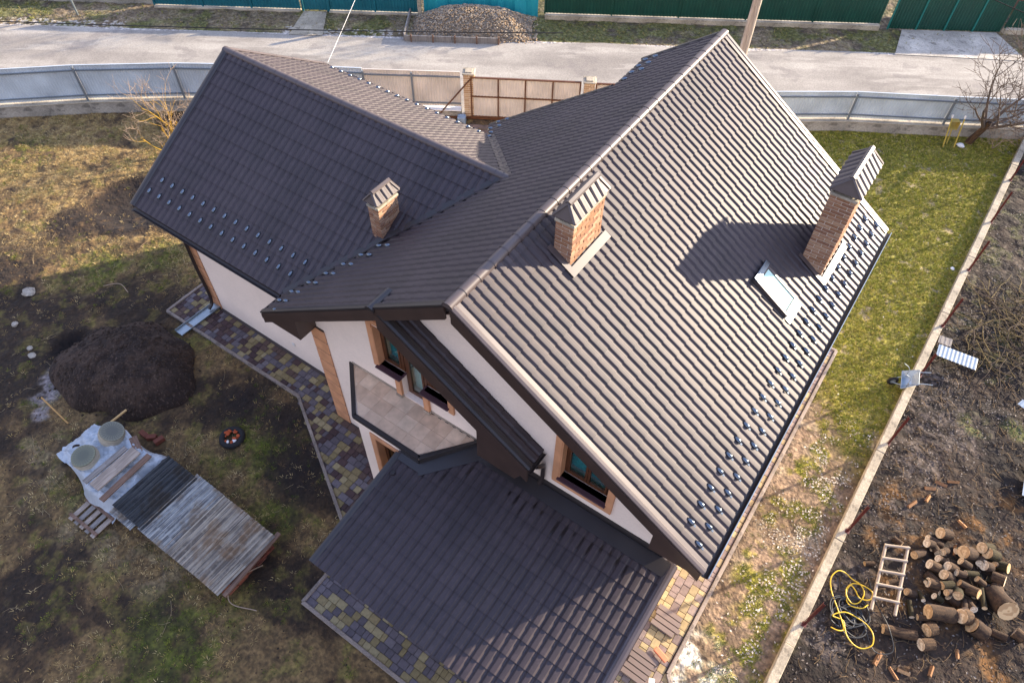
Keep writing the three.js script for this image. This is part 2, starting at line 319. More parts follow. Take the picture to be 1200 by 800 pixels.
// what grows or lies at a spot: weights used by the colour of the ground and by the plants that stand on it
function zone(x, y) {
  const n = roadN(x, y), w = wallX(y), N1 = fbm(x * 0.9, y * 0.9, 101), N2 = fbm(x * 3.1, y * 3.1, 131), N3 = fbm(x * 9, y * 9, 161, 3);
  const z = { kind: 'left', green: 0, dry: 0, N1, N2, N3, n };
  if (n > 15.9 && n < 21.35) z.kind = 'road';
  else if (n >= 21.35) { z.kind = 'verge'; z.green = sstep(0.42, 0.62, N1 * 0.6 + N2 * 0.4) * (n < 23.3 ? 1 : 0.6); z.dry = sstep(0.45, 0.6, 1 - N1); }
  else if (x > w) { z.kind = 'right'; z.green = Math.max(blobs(x, y, GREENS_R) * sstep(0.35, 0.6, N2), y > 11 ? sstep(0.5, 0.68, N2) * 0.6 : 0); }
  else if (x > -2 && y > -4.5 && (x > 4 || y > 8)) {
    z.kind = 'lawn'; const g = sstep(7.0, 9.2, y + (N1 - 0.5) * 3 + (x - 5.6) * 0.7);
    z.green = Math.max(g * (0.75 + 0.5 * (N2 - 0.3)) * (1 - 0.8 * sstep(0.66, 0.76, N2)), blobs(x, y, GREENS_R) * sstep(0.35, 0.55, N2));
    z.g = g;
  } else {
    const up = sstep(-0.6, 2.6, y + (x + 14) * -0.35 + (N1 - 0.5) * 2.5);
    z.up = up; z.dark = Math.max(blobs(x, y, DARKS_L) * 0.9, blobs(x, y, [[-15.3, 2.6, 1.6], [-11.7, -2.1, 0.7]]) * 2.6); z.path = blobs(x, y, PATH_L);
    z.green = Math.max(blobs(x, y, GREENS_L) * sstep(0.3, 0.6, N2 * 0.6 + N1 * 0.4), 0.35 * sstep(0.52, 0.7, N2));
    z.dry = Math.max(up * sstep(0.32, 0.6, N1 * 0.55 + N2 * 0.45) * (1 - Math.min(1, z.dark)), 0.35 * sstep(0.5, 0.65, 1 - N1), z.path * 0.5);
    if (y > 8 && n > 12) z.dry *= 0.4; z.dry *= 1 - Math.min(1, z.dark * 0.8); z.green *= 1 - Math.min(1, z.dark * 0.6);
  }
  return z;
}
const GX0 = -34, GY0 = -12, GS = 48;
function groundColour(x, y) {
  const z = zone(x, y), { N1, N2, N3 } = z, f = fbm(x * 24, y * 24, 191, 2);
  let c;
  if (z.kind === 'left') {
    c = mix(hx(0x4a3823), hx(0x2c2116), sstep(0.35, 0.65, N1)); c = mix(c, hx(0x665030), sstep(0.5, 0.7, N2) * 0.5);
    c = mix(c, hx(0xae925e), z.dry * (0.5 + 0.5 * N3)); c = mix(c, hx(0x555c1e), Math.min(1, z.green) * 0.85 * (0.4 + N3 * 0.8));
    c = mix(c, hx(0x75654f), z.path * sstep(0.4, 0.6, N2) * 0.7); c = mix(c, hx(0x1f1713), Math.min(1, z.dark) * sstep(0.2, 0.45, N2));
    c = mix(c, hx(0x857d7c), Math.min(0.8, blobs(x, y, ASH) * 1.2 * sstep(0.3, 0.55, N2)));
  } else if (z.kind === 'lawn') {
    c = mix(hx(0x85705a), hx(0x665440), sstep(0.35, 0.65, N1)); c = mix(c, hx(0x9a8a70), sstep(0.52, 0.68, N2) * 0.6);
    c = mix(c, hx(0x7c7826), Math.min(1, z.green) * 0.92); c = mix(c, hx(0x988c34), Math.min(1, z.green) * sstep(0.45, 0.65, N3) * 0.5);
    c = mix(c, hx(0xd4cdbc), Math.min(1, Math.max(blob(x, y, 5.75, 0.25, 0.8), blob(x, y, 5.6, -0.5, 0.55)) * 1.5 * sstep(0.35, 0.6, N2)));
  } else if (z.kind === 'right') {
    c = mix(hx(0x33281f), hx(0x1e1712), sstep(0.35, 0.65, N1)); c = mix(c, hx(0x554c46), Math.min(1, blobs(x, y, GRAV_R) * 1.3) * sstep(0.45, 0.6, N3) * 0.75);
    c = mix(c, hx(0x6b4922), Math.min(1, blobs(x, y, SAW) * 1.2) * sstep(0.46, 0.68, N2) * 0.8); c = mix(c, hx(0x5d652c), Math.min(1, z.green) * 0.7);
    c = mix(c, hx(0x5d5549), sstep(0.6, 0.7, N3) * 0.6 * sstep(10.5, 13, y));
  } else if (z.kind === 'road') {
    const tr = 0.5 + 0.5 * Math.cos((z.n - 18.6) * 2.6);
    c = mix(hx(0xa89f96), hx(0x978e86), sstep(0.35, 0.65, fbm(roadS(x, y) * 0.35, z.n * 1.6, 211))); c = mix(c, hx(0xb6aca0), tr * 0.25 * N1);
    c = mix(c, hx(0xbdb5aa), sstep(20.6, 21.3, z.n + (N2 - 0.5) * 0.8) * 0.5); c = mix(c, hx(0x7f766d), sstep(0.68, 0.76, N2) * 0.35);
  } else {
    c = mix(hx(0x5f4f3d), hx(0x4a4031), sstep(0.35, 0.65, N1)); c = mix(c, hx(0x5f6029), Math.min(1, z.green) * 0.75); c = mix(c, hx(0x93845c), z.dry * 0.5 * N2 * 1.4);
    const s = roadS(x, y); c = mix(c, hx(0xaaa399), sstep(0.5, 0.62, N3) * (z.n < 21.9 && (s < -16 || Math.abs(s + 4.5) < 5) ? 0.8 : 0.15));
  }
  const k = 0.6 + 0.8 * f + (N3 - 0.5) * 0.3; return [c[0] * k, c[1] * k, c[2] * k];
}
{
  const NT = 1536, gt = canvasTex(NT, (i, j) => groundColour(GX0 + (i + 0.5) / NT * GS, GY0 + (j + 0.5) / NT * GS));
  gt.wrapS = gt.wrapT = THREE.ClampToEdgeWrapping;
  console.log('ground map');
  const bumps = canvasTex(512, (i, j) => 0.5 + (wf(i / 512, j / 512, 10, 221, 6) - 0.5) * 1.5, false);
  const gm = std(0xffffff, 1, { map: gt });
  gm.bumpMap = bumps.clone(); gm.bumpMap.repeat.set(24, 24); gm.bumpMap.needsUpdate = true; gm.bumpScale = 0.05;
  // graded sheet: 12 cm cells where the camera looks, long cells out to the horizon
  const ax = (a0, a1, st) => { const o = []; for (let v = a0; v <= a1 + 1e-6; v += st) o.push(v); let d = st * 2, v = a0; const lo = []; while (d < 400) { v -= d; lo.unshift(v); d *= 1.9; } d = st * 2; v = a1; const hi = []; while (d < 400) { v += d; hi.push(v); d *= 1.9; } return [...lo, ...o, ...hi]; };
  const xs = ax(-33, 13, 0.14), ys = ax(-11, 35, 0.14), pos = [], uv = [], idx = [];
  globalThis.groundZ = (x, y) => {
    const n = roadN(x, y); if (n > 15.6 && n < 21.5) return 0;
    if (inPoly(PAVE, x, y)) return -0.03;
    if (x < GX0 || y < GY0 || x > 14 || y > 36) return 0;
    const yard = x > wallX(y) ? 0.10 : (x > 4 ? 0.035 : 0.07);
    let h = (fbm(x * 1.3, y * 1.3, 241) - 0.5) * yard * 1.4 + (fbm(x * 5, y * 5, 251, 3) - 0.5) * yard;
    h -= blobs(x, y, [[-11.75, -2.1, 0.6]]) * 0.4 + blobs(x, y, [[-15.5, 2.6, 1.3]]) * 0.3;
    let e = 1; for (let i = 0; i < PAVE.length; i++) { const a = PAVE[i], b = PAVE[(i + 1) % PAVE.length], dx = b[0] - a[0], dy = b[1] - a[1], t = Math.max(0, Math.min(1, ((x - a[0]) * dx + (y - a[1]) * dy) / (dx * dx + dy * dy))); e = Math.min(e, Math.hypot(x - a[0] - dx * t, y - a[1] - dy * t) / 0.6); }
    return h * sstep(0, 1, e) - 0.01;
  };
  for (const y of ys) for (const x of xs) { pos.push(x, y, groundZ(x, y)); uv.push((x - GX0) / GS, (y - GY0) / GS); }
  const nx = xs.length; for (let j = 0; j + 1 < ys.length; j++) for (let i = 0; i + 1 < nx; i++) { const a = j * nx + i; idx.push(a, a + 1, a + nx + 1, a, a + nx + 1, a + nx); }
  const g = new THREE.BufferGeometry(); g.setAttribute('position', new THREE.Float32BufferAttribute(pos, 3)); g.setAttribute('uv', new THREE.Float32BufferAttribute(uv, 2)); g.setIndex(idx); g.computeVertexNormals(); g.rotateX(-Math.PI / 2);
  const ground = shadow(new THREE.Mesh(g, gm)); ground.name = 'ground'; ground.userData = { kind: 'structure' }; scene.add(ground);
  // road sheet with its own worn asphalt, laid a little above the ground
  const rp = [], ru = []; const S0 = -60, S1 = 60, ST = 60, N0 = 16.0;
  const far = s => 21.25 + (fbm(s * 0.8, 3.3, 261) - 0.5) * 0.5;
  for (let i = 0; i < ST; i++) {
    const s0 = S0 + (S1 - S0) * i / ST, s1 = S0 + (S1 - S0) * (i + 1) / ST;
    const a = road(s0, N0), b = road(s1, N0), c = road(s1, far(s1)), d = road(s0, far(s0)); const P = q => [q[0], q[1], 0.012];
    rp.push(...P(a), ...P(b), ...P(c), ...P(a), ...P(c), ...P(d)); for (const [s, n] of [[s0, 0], [s1, 0], [s1, far(s1) - N0], [s0, 0], [s1, far(s1) - N0], [s0, far(s0) - N0]]) ru.push(s / 24, n / 24);
  }
  const at = canvasTex(1024, (i, j) => {
    const s = i / 1024, n = j / 1024 * 24; let c = mix(hx(0x9e978b), hx(0x878076), sstep(0.3, 0.7, wf(s, j / 1024 * 4, 6, 271, 4)));
    c = mix(c, hx(0xa9a195), 0.35 * sstep(0.4, 0.6, wf(s, j / 1024, 24, 281, 3)) * (0.5 + 0.5 * Math.cos((n - 2.4) * 2.4)));
    c = mix(c, hx(0x77706a), sstep(0.6, 0.72, wf(s, j / 1024, 40, 291, 3)) * 0.4); c = mix(c, hx(0x7d766d), 0.4 * sstep(0.5, 0.66, wf(s, j / 1024 * 3, 5, 297, 5))); c = mix(c, hx(0xb0a99c), 0.45 * sstep(0.56, 0.66, wf(s, j / 1024 * 6, 9, 299, 4))); const k = 0.9 + 0.2 * hash(i, j, 5); return mul(c, k);
  });
  const rm = M.asphalt; rm.map = at; rm.color.set(0xffffff);
  const r = shadow(new THREE.Mesh(raw(rp, ru).rotateX(-Math.PI / 2), rm)); r.name = 'road'; r.userData = { kind: 'structure' }; scene.add(r);
  // concrete apron in front of the green gate and the small one by the teal gate
  const quadS = (pts, z) => { const P = pts.map(p => [...p, z]); return metreUV(raw([...P[0], ...P[1], ...P[2], ...P[0], ...P[2], ...P[3]])); };
  struct('driveway', quadS([road(16.0, 21.2), road(21.3, 21.0), road(20.9, 23.25), road(16.9, 23.25)], 0.03), std(0xd6cfc4, 0.92, { map: rep(concreteTex, 0.5), bumpMap: rep(grainTex, 2), bumpScale: 0.006 }));
  struct('path', quadS([road(-9.0, 21.2), road(-7.6, 21.2), road(-7.8, 23.2), road(-8.8, 23.2)], 0.03), M.concretePale);
}
console.log('ground done');

// ---------------------------------------------------------------- house
const house = thing('house', 'large white plastered house under dark brown metal tile roofs with three brick chimneys', 'house');
// --- tiled slopes
const TW_ = 0.183, TLN = 0.35;
function tileGeo(w, l, nu = 12) {                         // x down the slope, y along the course, z out of the roof
  const H = 0.029, step = 0.018, prof = u => { u = ((u % 1) + 1) % 1; return H * (sstep(0.03, 0.29, u) - sstep(0.71, 0.97, u)); };
  const dprof = u => (prof(u + 0.01) - prof(u - 0.01)) / (0.02 * w), pos = [], nor = [], uv = [];
  const P = (u, x, z) => [x, u * w, z];
  for (let i = 0; i < nu; i++) {
    const US = [0, 0.03, 0.09, 0.155, 0.22, 0.29, 0.5, 0.71, 0.78, 0.845, 0.91, 0.97, 1], u0 = US[i], u1 = US[i + 1], a = prof(u0), b = prof(u1);
    const n0 = nrm([-step / l, -dprof(u0), 1]), n1 = nrm([-step / l, -dprof(u1), 1]);
    pos.push(...P(u0, 0, a), ...P(u0, l, a + step), ...P(u1, l, b + step), ...P(u0, 0, a), ...P(u1, l, b + step), ...P(u1, 0, b));
    nor.push(...n0, ...n0, ...n1, ...n0, ...n1, ...n1);
    uv.push(0, u0 * w, l, u0 * w, l, u1 * w, 0, u0 * w, l, u1 * w, 0, u1 * w);
    const f = [0.8, 0, -0.6];
    pos.push(...P(u0, l, a + step), ...P(u0, l - 0.014, a - 0.002), ...P(u1, l - 0.014, b - 0.002), ...P(u0, l, a + step), ...P(u1, l - 0.014, b - 0.002), ...P(u1, l, b + step));
    for (let k = 0; k < 6; k++) nor.push(...f); uv.push(0, 0, 0.02, 0, 0.02, 0.02, 0, 0, 0.02, 0.02, 0, 0.02);
  }
  return raw(pos, uv, nor);
}
// clip non-indexed triangles by functions that must stay positive
function clipGeo(g, fs) {
  let T = []; const p = g.attributes.position, n = g.attributes.normal, u = g.attributes.uv;
  for (let i = 0; i < p.count; i += 3) T.push([0, 1, 2].map(k => [p.getX(i + k), p.getY(i + k), p.getZ(i + k), n.getX(i + k), n.getY(i + k), n.getZ(i + k), u.getX(i + k), u.getY(i + k)]));
  for (const f of fs) {
    const O = [];
    for (const t of T) {
      const v = t.map(q => f(q[0], q[1], q[2])); if (v.every(q => q >= 0)) { O.push(t); continue; } if (v.every(q => q < 0)) continue;
      const poly = []; for (let k = 0; k < 3; k++) { const a = t[k], b = t[(k + 1) % 3], va = v[k], vb = v[(k + 1) % 3]; if (va >= 0) poly.push(a); if ((va >= 0) !== (vb >= 0)) { const s = va / (va - vb); poly.push(a.map((q, m) => q + (b[m] - q) * s)); } }
      for (let k = 1; k + 1 < poly.length; k++) O.push([poly[0], poly[k], poly[k + 1]]);
    }
    T = O;
  }
  if (!T.length) return null; const P = [], N = [], U = []; for (const t of T) for (const q of t) { P.push(q[0], q[1], q[2]); N.push(q[3], q[4], q[5]); U.push(q[6], q[7]); }
  return raw(P, U, N);
}
const slopes = [], allTiles = [];
function frameUV(g, s) { const p = g.attributes.position, u = []; for (let i = 0; i < p.count; i++) { const q = [p.getX(i), p.getY(i), p.getZ(i)]; u.push(dot(q, s.ev), dot(q, s.eu)); } g.setAttribute('uv', new THREE.Float32BufferAttribute(u, 2)); return g; }
// O: point on the ridge line, ev: unit vector down the slope, n: outward normal, run: slope length, span: length along the ridge
function slope(name, O, ev, n, run, span, keeps, deckPoly) {
  const eu = cross(n, ev), nw = Math.round(span / TW_), w = span / nw, nv = Math.ceil(run / TLN), g = tileGeo(w, TLN);
  const deck = part(name, deckPoly, M.deck, house); const s = { deck, g, field: [[], [], []], n, ev, eu };
  for (let j = 0; j < nv; j++) for (let i = 0; i < nw; i++) {
    const o = add(add(O, mul(ev, run - (j + 1) * TLN)), mul(eu, i * w)), c = add(add(o, mul(ev, TLN / 2)), mul(eu, w / 2));
    const corners = [[0, 0], [0, w], [TLN, 0], [TLN, w]].map(([a, b]) => add(add(o, mul(ev, a)), mul(eu, b)));
    const top = q => dot(sub(q, O), ev);                 // below the ridge line
    const fs = [...keeps, (x, y, z) => top([x, y, z]) + 0.02];
    let inside = true, any = false; for (const f of fs) { const v = corners.map(q => f(...q)); if (v.some(q => q < 0)) inside = false; }
    any = fs.every(f => corners.some(q => f(...q) > 0)); if (!any) continue;
    const Mx = basis(ev, eu, n, add(o, mul(n, 0.012)));
    if (inside) { const d = sub(CAM, c), D = len(d); allTiles.push({ s, Mx: basis(ev, eu, n, add(o, mul(n, 0.012 + 0.0025 * (hash(Math.floor(i / 6), j, nw) - 0.5)))), size: dot(n, d) / D / (D * D), g, sheet: Math.floor(i / 6) }); }
    else { const q = g.clone().applyMatrix4(Mx), k = clipGeo(q, fs); if (k) s.field[0].push(frameUV(k, s)); }
  }
  slopes.push(s); return s;
}
const cR = 1 / Math.hypot(1, TR), cL = 1 / Math.hypot(1, TL), cW = 1 / Math.hypot(1, TW);
// deck slabs under the tiles
const slab = (poly3, t) => { const pos = [], n = poly3.length; const lo = poly3.map(p => [p[0], p[1], p[2] - t]); const A = poly3[0]; const nn = cross(sub(poly3[1], A), sub(poly3[2], A)); const f = nn[2] > 0; const T = (a, b, c) => f ? pos.push(...a, ...b, ...c) : pos.push(...a, ...c, ...b); for (let i = 1; i + 1 < n; i++) { T(A, poly3[i], poly3[i + 1]); T(lo[0], lo[i + 1], lo[i]); } for (let i = 0; i < n; i++) { const j = (i + 1) % n; T(poly3[i], lo[i], lo[j]); T(poly3[i], lo[j], poly3[j]); } return metreUV(raw(pos)); };
const E2 = 0.02;
const main0 = 0, xv = (ZR - ZW) / TL;                     // where the wing ridge meets the main slope
slope('main_roof_slope', [0, 0, ZR], [cR, 0, -TR * cR], [TR * cR, 0, cR], XR / cR, L, [], slab([[0, 0.02, ZR], [XR - 0.02, 0.02, zR(XR - 0.02)], [XR - 0.02, L - 0.02, zR(XR - 0.02)], [0, L - 0.02, ZR]], 0.12));
const yV = YW - (ZW - zL(-XL)) / TW, yV2 = YW + (ZW - zL(-XL)) / TW;
slope('main_roof_slope', [0, L, ZR], [-cL, 0, -TL * cL], [-TL * cL, 0, cL], XL / cL, L,
  [(x, y) => (y > YW ? 1 : 1) * (zL(x) - zW(y)) + (x > -1.4 ? 5 : 0), (x, y) => (y < Y1 ? 1 : x + XS)],
  [slab([[0, 0.02, ZR], [0, YW, ZR], [-xv, YW, ZW], [-XL + 0.02, yV, zL(-XL + 0.02)], [-XL + 0.02, 0.02, zL(-XL + 0.02)]], 0.12),
   slab([[0, YW, ZR], [0, Y1, ZR], [-XL + 0.02, Y1, zL(-XL)], [-XL + 0.02, Math.min(yV2, Y1 - 0.1), zL(-XL)], [-xv, YW, ZW]], 0.12),
   slab([[0, Y1, ZR], [0, L - 0.02, ZR], [-XS + 0.01, L - 0.02, zL(-XS)], [-XS + 0.01, Y1, zL(-XS)]], 0.12)]);
const wKeep = (x, y) => x < -XL ? 1 : zW(y) - zL(x);
slope('wing_roof_slope', [XG, YW, ZW], [0, -cW, -TW * cW], [0, -TW * cW, cW], WRN / cW, -XG - xv + 0.2, [wKeep],
  slab([[XG + 0.02, YW, ZW], [-xv, YW, ZW], [-XL, yV, zL(-XL)], [-XL, YW - WRN + 0.02, zW(YW - WRN)], [XG + 0.02, YW - WRN + 0.02, zW(YW - WRN)]], 0.12));
slope('wing_roof_slope', [-xv + 0.2, YW, ZW], [0, cW, -TW * cW], [0, TW * cW, cW], (YWF - YW) / cW, -XG - xv + 0.2, [wKeep],
  slab([[XG + 0.02, YW, ZW], [-xv, YW, ZW], [-(ZR - zW(YWF)) / TL, YWF - 0.02, zW(YWF)], [XG + 0.02, YWF - 0.02, zW(YWF)]], 0.12));
// small gable over the balcony: shares the left slope, own ridge at XB
const XB = -1.70, ZB = zL(XB), XBE = 1.55, zB = x => ZB - TR * (x - XB);
slope('balcony_roof_slope', [XB, 0, ZB], [cR, 0, -TR * cR], [TR * cR, 0, cR], (XBE - XB) / cR, YG, [], slab([[XB, 0.02, ZB], [XBE - 0.02, 0.02, zB(XBE)], [XBE - 0.02, YG - 0.01, zB(XBE)], [XB, YG - 0.01, ZB]], 0.1));
// porch: lean-to against the gable wall
const PX0 = -1.17, PX1 = 4.46, PY0 = -3.09, TP = 0.15, ZP = 2.95, zP = y => ZP + TP * (y - YG), cP = 1 / Math.hypot(1, TP);
slope('porch_roof_slope', [PX0, YG, ZP], [0, -cP, -TP * cP], [0, -TP * cP, cP], (YG - PY0) / cP, PX1 - PX0, [], slab([[PX0 + 0.02, YG - 0.02, ZP], [PX1 - 0.02, YG - 0.02, ZP], [PX1 - 0.02, PY0 + 0.02, zP(PY0)], [PX0 + 0.02, PY0 + 0.02, zP(PY0)]], 0.12));
allTiles.sort((a, b) => b.size - a.size);
allTiles.forEach((t, i) => { if (i < 300) placed('roof_tile', t.g, pick(tileMats), t.s.deck, t.Mx); else t.s.field[Math.floor(hash(t.sheet, 3, 9) * 3)].push(frameUV(t.g.clone().applyMatrix4(t.Mx), t.s)); });
for (const s of slopes) s.field.forEach((l, i) => { if (l.length) part('tile_field', l, tileFields[i], s.deck).userData.kind = 'stuff'; });
console.log('tiles', allTiles.length);

// --- ridge caps, barge boards, gutters
function ridgeCaps(P, Q, r, mat, name = 'ridge_cap') {
  const d = sub(Q, P), l = len(d), n = Math.round(l / 0.36), e = mul(d, 1 / l), side = nrm(cross(e, [0, 0, 1])), up = cross(side, e), k = l / n;
  const pos = [], nor = [], uv = [], S = 8, ring = (x, rad) => { const o = []; for (let i = 0; i <= S; i++) { const a = Math.PI * (-0.12 + 1.24 * i / S); o.push([[x, -Math.cos(a) * rad, Math.sin(a) * rad * 0.82], [0, -Math.cos(a), Math.sin(a)], [x, i / S * 0.3]]); } return o; };
  const rs = [ring(0, r * 1.06), ring(0.03, r * 1.06), ring(0.031, r * 1.0), ring(k + 0.02, r * 0.97)];
  for (let m = 0; m + 1 < rs.length; m++) for (let i = 0; i < S; i++) { const a = rs[m][i], b = rs[m][i + 1], c = rs[m + 1][i + 1], q = rs[m + 1][i]; for (const v of [a, q, c, a, c, b]) { pos.push(...v[0]); nor.push(...v[1]); uv.push(...v[2]); } }
  const g = raw(pos, uv, nor);
  for (let i = 0; i < n; i++) placed(name, g, mat, house, basis(e, mul(side, -1), up, add(P, mul(e, i * k))));
  return { e, side, up };
}
const capG = (P, e, side, up, r) => { const pos = []; for (let i = 0; i < 10; i++) { const a0 = Math.PI * i / 10, a1 = Math.PI * (i + 1) / 10, q = a => add(P, add(mul(side, -Math.cos(a) * r), mul(up, Math.sin(a) * r * 0.82))); pos.push(...P, ...q(a1), ...q(a0)); } return raw(pos); };
{
  const a = ridgeCaps([0, -0.02, ZR + 0.005], [0, L + 0.02, ZR + 0.005], 0.098, M.cap);
  part('ridge_end', capG([0, -0.022, ZR - 0.005], a.e, a.side, a.up, 0.1), M.cap, house);
  ridgeCaps([XG - 0.02, YW, ZW - 0.005], [-xv + 0.05, YW, ZW - 0.005], 0.1, M.cap);
  const b = ridgeCaps([XB, -0.07, ZB + 0.045], [XB, 0.45, ZB + 0.045], 0.095, M.flashDark);
  part('ridge_end', capG([XB, -0.072, ZB + 0.045], b.e, b.side, b.up, 0.1), M.flashDark, house);
}
// barge board along a rake: top flange on the tiles plus deep brown board. inw: direction into the roof
function barge(name, P, Q, inw, depth, top = M.cap, w = 0.17) {
  const e = nrm(sub(Q, P)); let up = cross(e, inw); if (up[2] < 0) up = mul(up, -1);
  part(name, [sweep([[-0.025, 0.03], [w, 0.052], [w, 0.058], [0.09, 0.064], [0.07, 0.078], [0.02, 0.078], [-0.025, 0.064]], P, Q, inw, up)], top, house);
  const dz = [0, 0, 1];
  part('barge_board', [sweep([[-0.02, 0.028], [0.02, 0.028], [0.02, -depth], [-0.02, -depth]], P, Q, inw, dz), sweep([[-0.034, 0.02], [-0.021, 0.02], [-0.021, -depth * 0.42], [-0.034, -depth * 0.42]], P, Q, inw, dz)], M.fascia, house);
}
const Yp = [0, 1, 0], Ym = [0, -1, 0];
barge('verge_trim', [0.05, 0, zR(0.05)], [XR, 0, zR(XR)], Yp, 0.30);
barge('verge_trim', [0.05, L, zR(0.05)], [XR, L, zR(XR)], Ym, 0.26);
barge('verge_trim', [-XL, 0, zL(-XL)], [-0.06, 0, zL(-0.06)], Yp, 0.27, M.flashDark, 0.1);
barge('verge_trim', [-XS, L, zL(-XS)], [-0.06, L, zL(-0.06)], Ym, 0.24, M.flashDark, 0.1);
barge('verge_trim', [-XL, Y1, zL(-XL)], [-XS, Y1, zL(-XS)], Ym, 0.2, M.flashDark, 0.1);
barge('verge_trim', [XG, YW - WRN, zW(YW - WRN)], [XG, YW - 0.04, zW(YW - 0.04)], [1, 0, 0], 0.26, M.flashDark, 0.15);
barge('verge_trim', [XG, YW + 0.04, zW(YW + 0.04)], [XG, YWF, zW(YWF)], [1, 0, 0], 0.26, M.cap, 0.15);
barge('verge_trim', [XB + 0.05, 0, zB(XB + 0.05)], [XBE, 0, zB(XBE)], Yp, 0.42, M.flashDark, 0.12);
barge('verge_trim', [PX0, PY0, zP(PY0)], [PX0, -0.55, zP(-0.55)], [1, 0, 0], 0.2, M.flashDark, 0.1);
barge('verge_trim', [PX1, PY0, zP(PY0)], [PX1, YG - 0.02, zP(YG)], [-1, 0, 0], 0.2, M.cap, 0.12);
// boxed eave ends, soffits and fascias
const box = (x0, x1, y0, y1, z0, z1, c) => cbox(x0, x1, y0, y1, z0, z1, c);
part('eave_box', prism([[-XL + 0.03, 3.62], [-4.2, 3.62], [-4.2, zL(-4.2) - 0.13], [-XL + 0.03, zL(-XL) - 0.13]], 'y', 0.03, YG), M.fascia, house);
part('eave_box', prism([[XR - 0.03, 4.02], [3.95, 3.98], [3.95, zR(3.95) - 0.13], [XR - 0.03, zR(XR) - 0.13]], 'y', 0.03, YG), M.fascia, house);
part('eave_box', prism([[XBE - 0.05, zB(XBE) - 0.2], [XBE - 0.3, 3.45], [0.40, 3.47], [0.40, zB(0.4) - 0.3]], 'y', 0.035, YG), M.fascia, house);
part('soffit', [box(XR - 0.66, XR - 0.03, YG, L - 0.03, 4.1, 4.12)], M.fascia, house);
part('soffit', [box(XG + 0.03, -4.5, YW - WRN + 0.03, 1.22, 3.64, 3.66)], M.fascia, house);
part('soffit', [box(XG + 0.03, -4.6, 6.7, YWF - 0.03, 4.13, 4.15)], M.fascia, house);
part('soffit', [sweep([[0.03, -0.16], [0.5, -0.16], [0.5, -0.2], [0.03, -0.2]], [-4.2, 0, zL(-4.2)], [0, 0, ZR], Yp, [0, 0, 1]), sweep([[0.03, -0.16], [0.5, -0.16], [0.5, -0.2], [0.03, -0.2]], [0, 0, ZR], [4.0, 0, zR(4)], Yp, [0, 0, 1])], M.fascia, house);
// half-round gutters
function gutter(P, Q, side, r = 0.075) {
  const out = [], N = 8; for (let i = 0; i <= N; i++) { const a = Math.PI * (1 + i / N); out.push([Math.cos(a) * r, Math.sin(a) * r]); } for (let i = N; i >= 0; i--) { const a = Math.PI * (1 + i / N); out.push([Math.cos(a) * (r - 0.008), Math.sin(a) * (r - 0.008)]); }
  return part('gutter', sweep(out, P, Q, side, [0, 0, 1]), M.gutter, house);
}
gutter([XR + 0.05, 0.0, zR(XR) - 0.02], [XR + 0.05, L + 0.02, zR(XR) - 0.02], [1, 0, 0]);
part('gutter_lip', box(XR + 0.123, XR + 0.137, 0, L + 0.02, zR(XR) - 0.03, zR(XR) - 0.012), M.zinc, house);
gutter([-XL - 0.05, 0.03, zL(-XL) - 0.03], [-XL - 0.05, yV, zL(-XL) - 0.03], [1, 0, 0], 0.06);
gutter([XG + 0.02, YW - WRN - 0.05, zW(YW - WRN) - 0.03], [-XL - 0.1, YW - WRN - 0.05, zW(YW - WRN) - 0.03], [0, 1, 0]);
gutter([XG + 0.02, YWF + 0.05, zW(YWF) - 0.03], [-5.0, YWF + 0.05, zW(YWF) - 0.03], [0, 1, 0]);
gutter([XBE + 0.04, 0.0, zB(XBE) - 0.03], [XBE + 0.04, YG - 0.02, zB(XBE) - 0.03], [1, 0, 0], 0.05);
// valleys
const vstrip = (A, B, w, n1, n2) => { const d = nrm(sub(B, A)), s1 = nrm(cross(d, n1)), pos = []; for (const [n, s] of [[n1, s1], [n2, nrm(cross(n2, d))]]) { const a = add(A, mul(n, 0.05)), b = add(B, mul(n, 0.05)); let k = s; if (k[2] < 0) k = mul(k, -1); const c = add(a, mul(k, w)), e = add(b, mul(k, w)); pos.push(...a, ...b, ...e, ...a, ...e, ...c); } return metreUV(raw(pos)); };
const nLs = [-TL * cL, 0, cL], nWn = [0, -TW * cW, cW], nWf = [0, TW * cW, cW];
part('valley_gutter', vstrip([-xv, YW, ZW], [-XL, yV, zL(-XL)], 0.13, nLs, nWn), M.flashDark, house);
{ const xe = -(ZR - zW(YWF)) / TL; part('valley_gutter', vstrip([-xv, YW, ZW], [xe, YWF, zW(YWF)], 0.12, nLs, nWf), M.flash, house); }

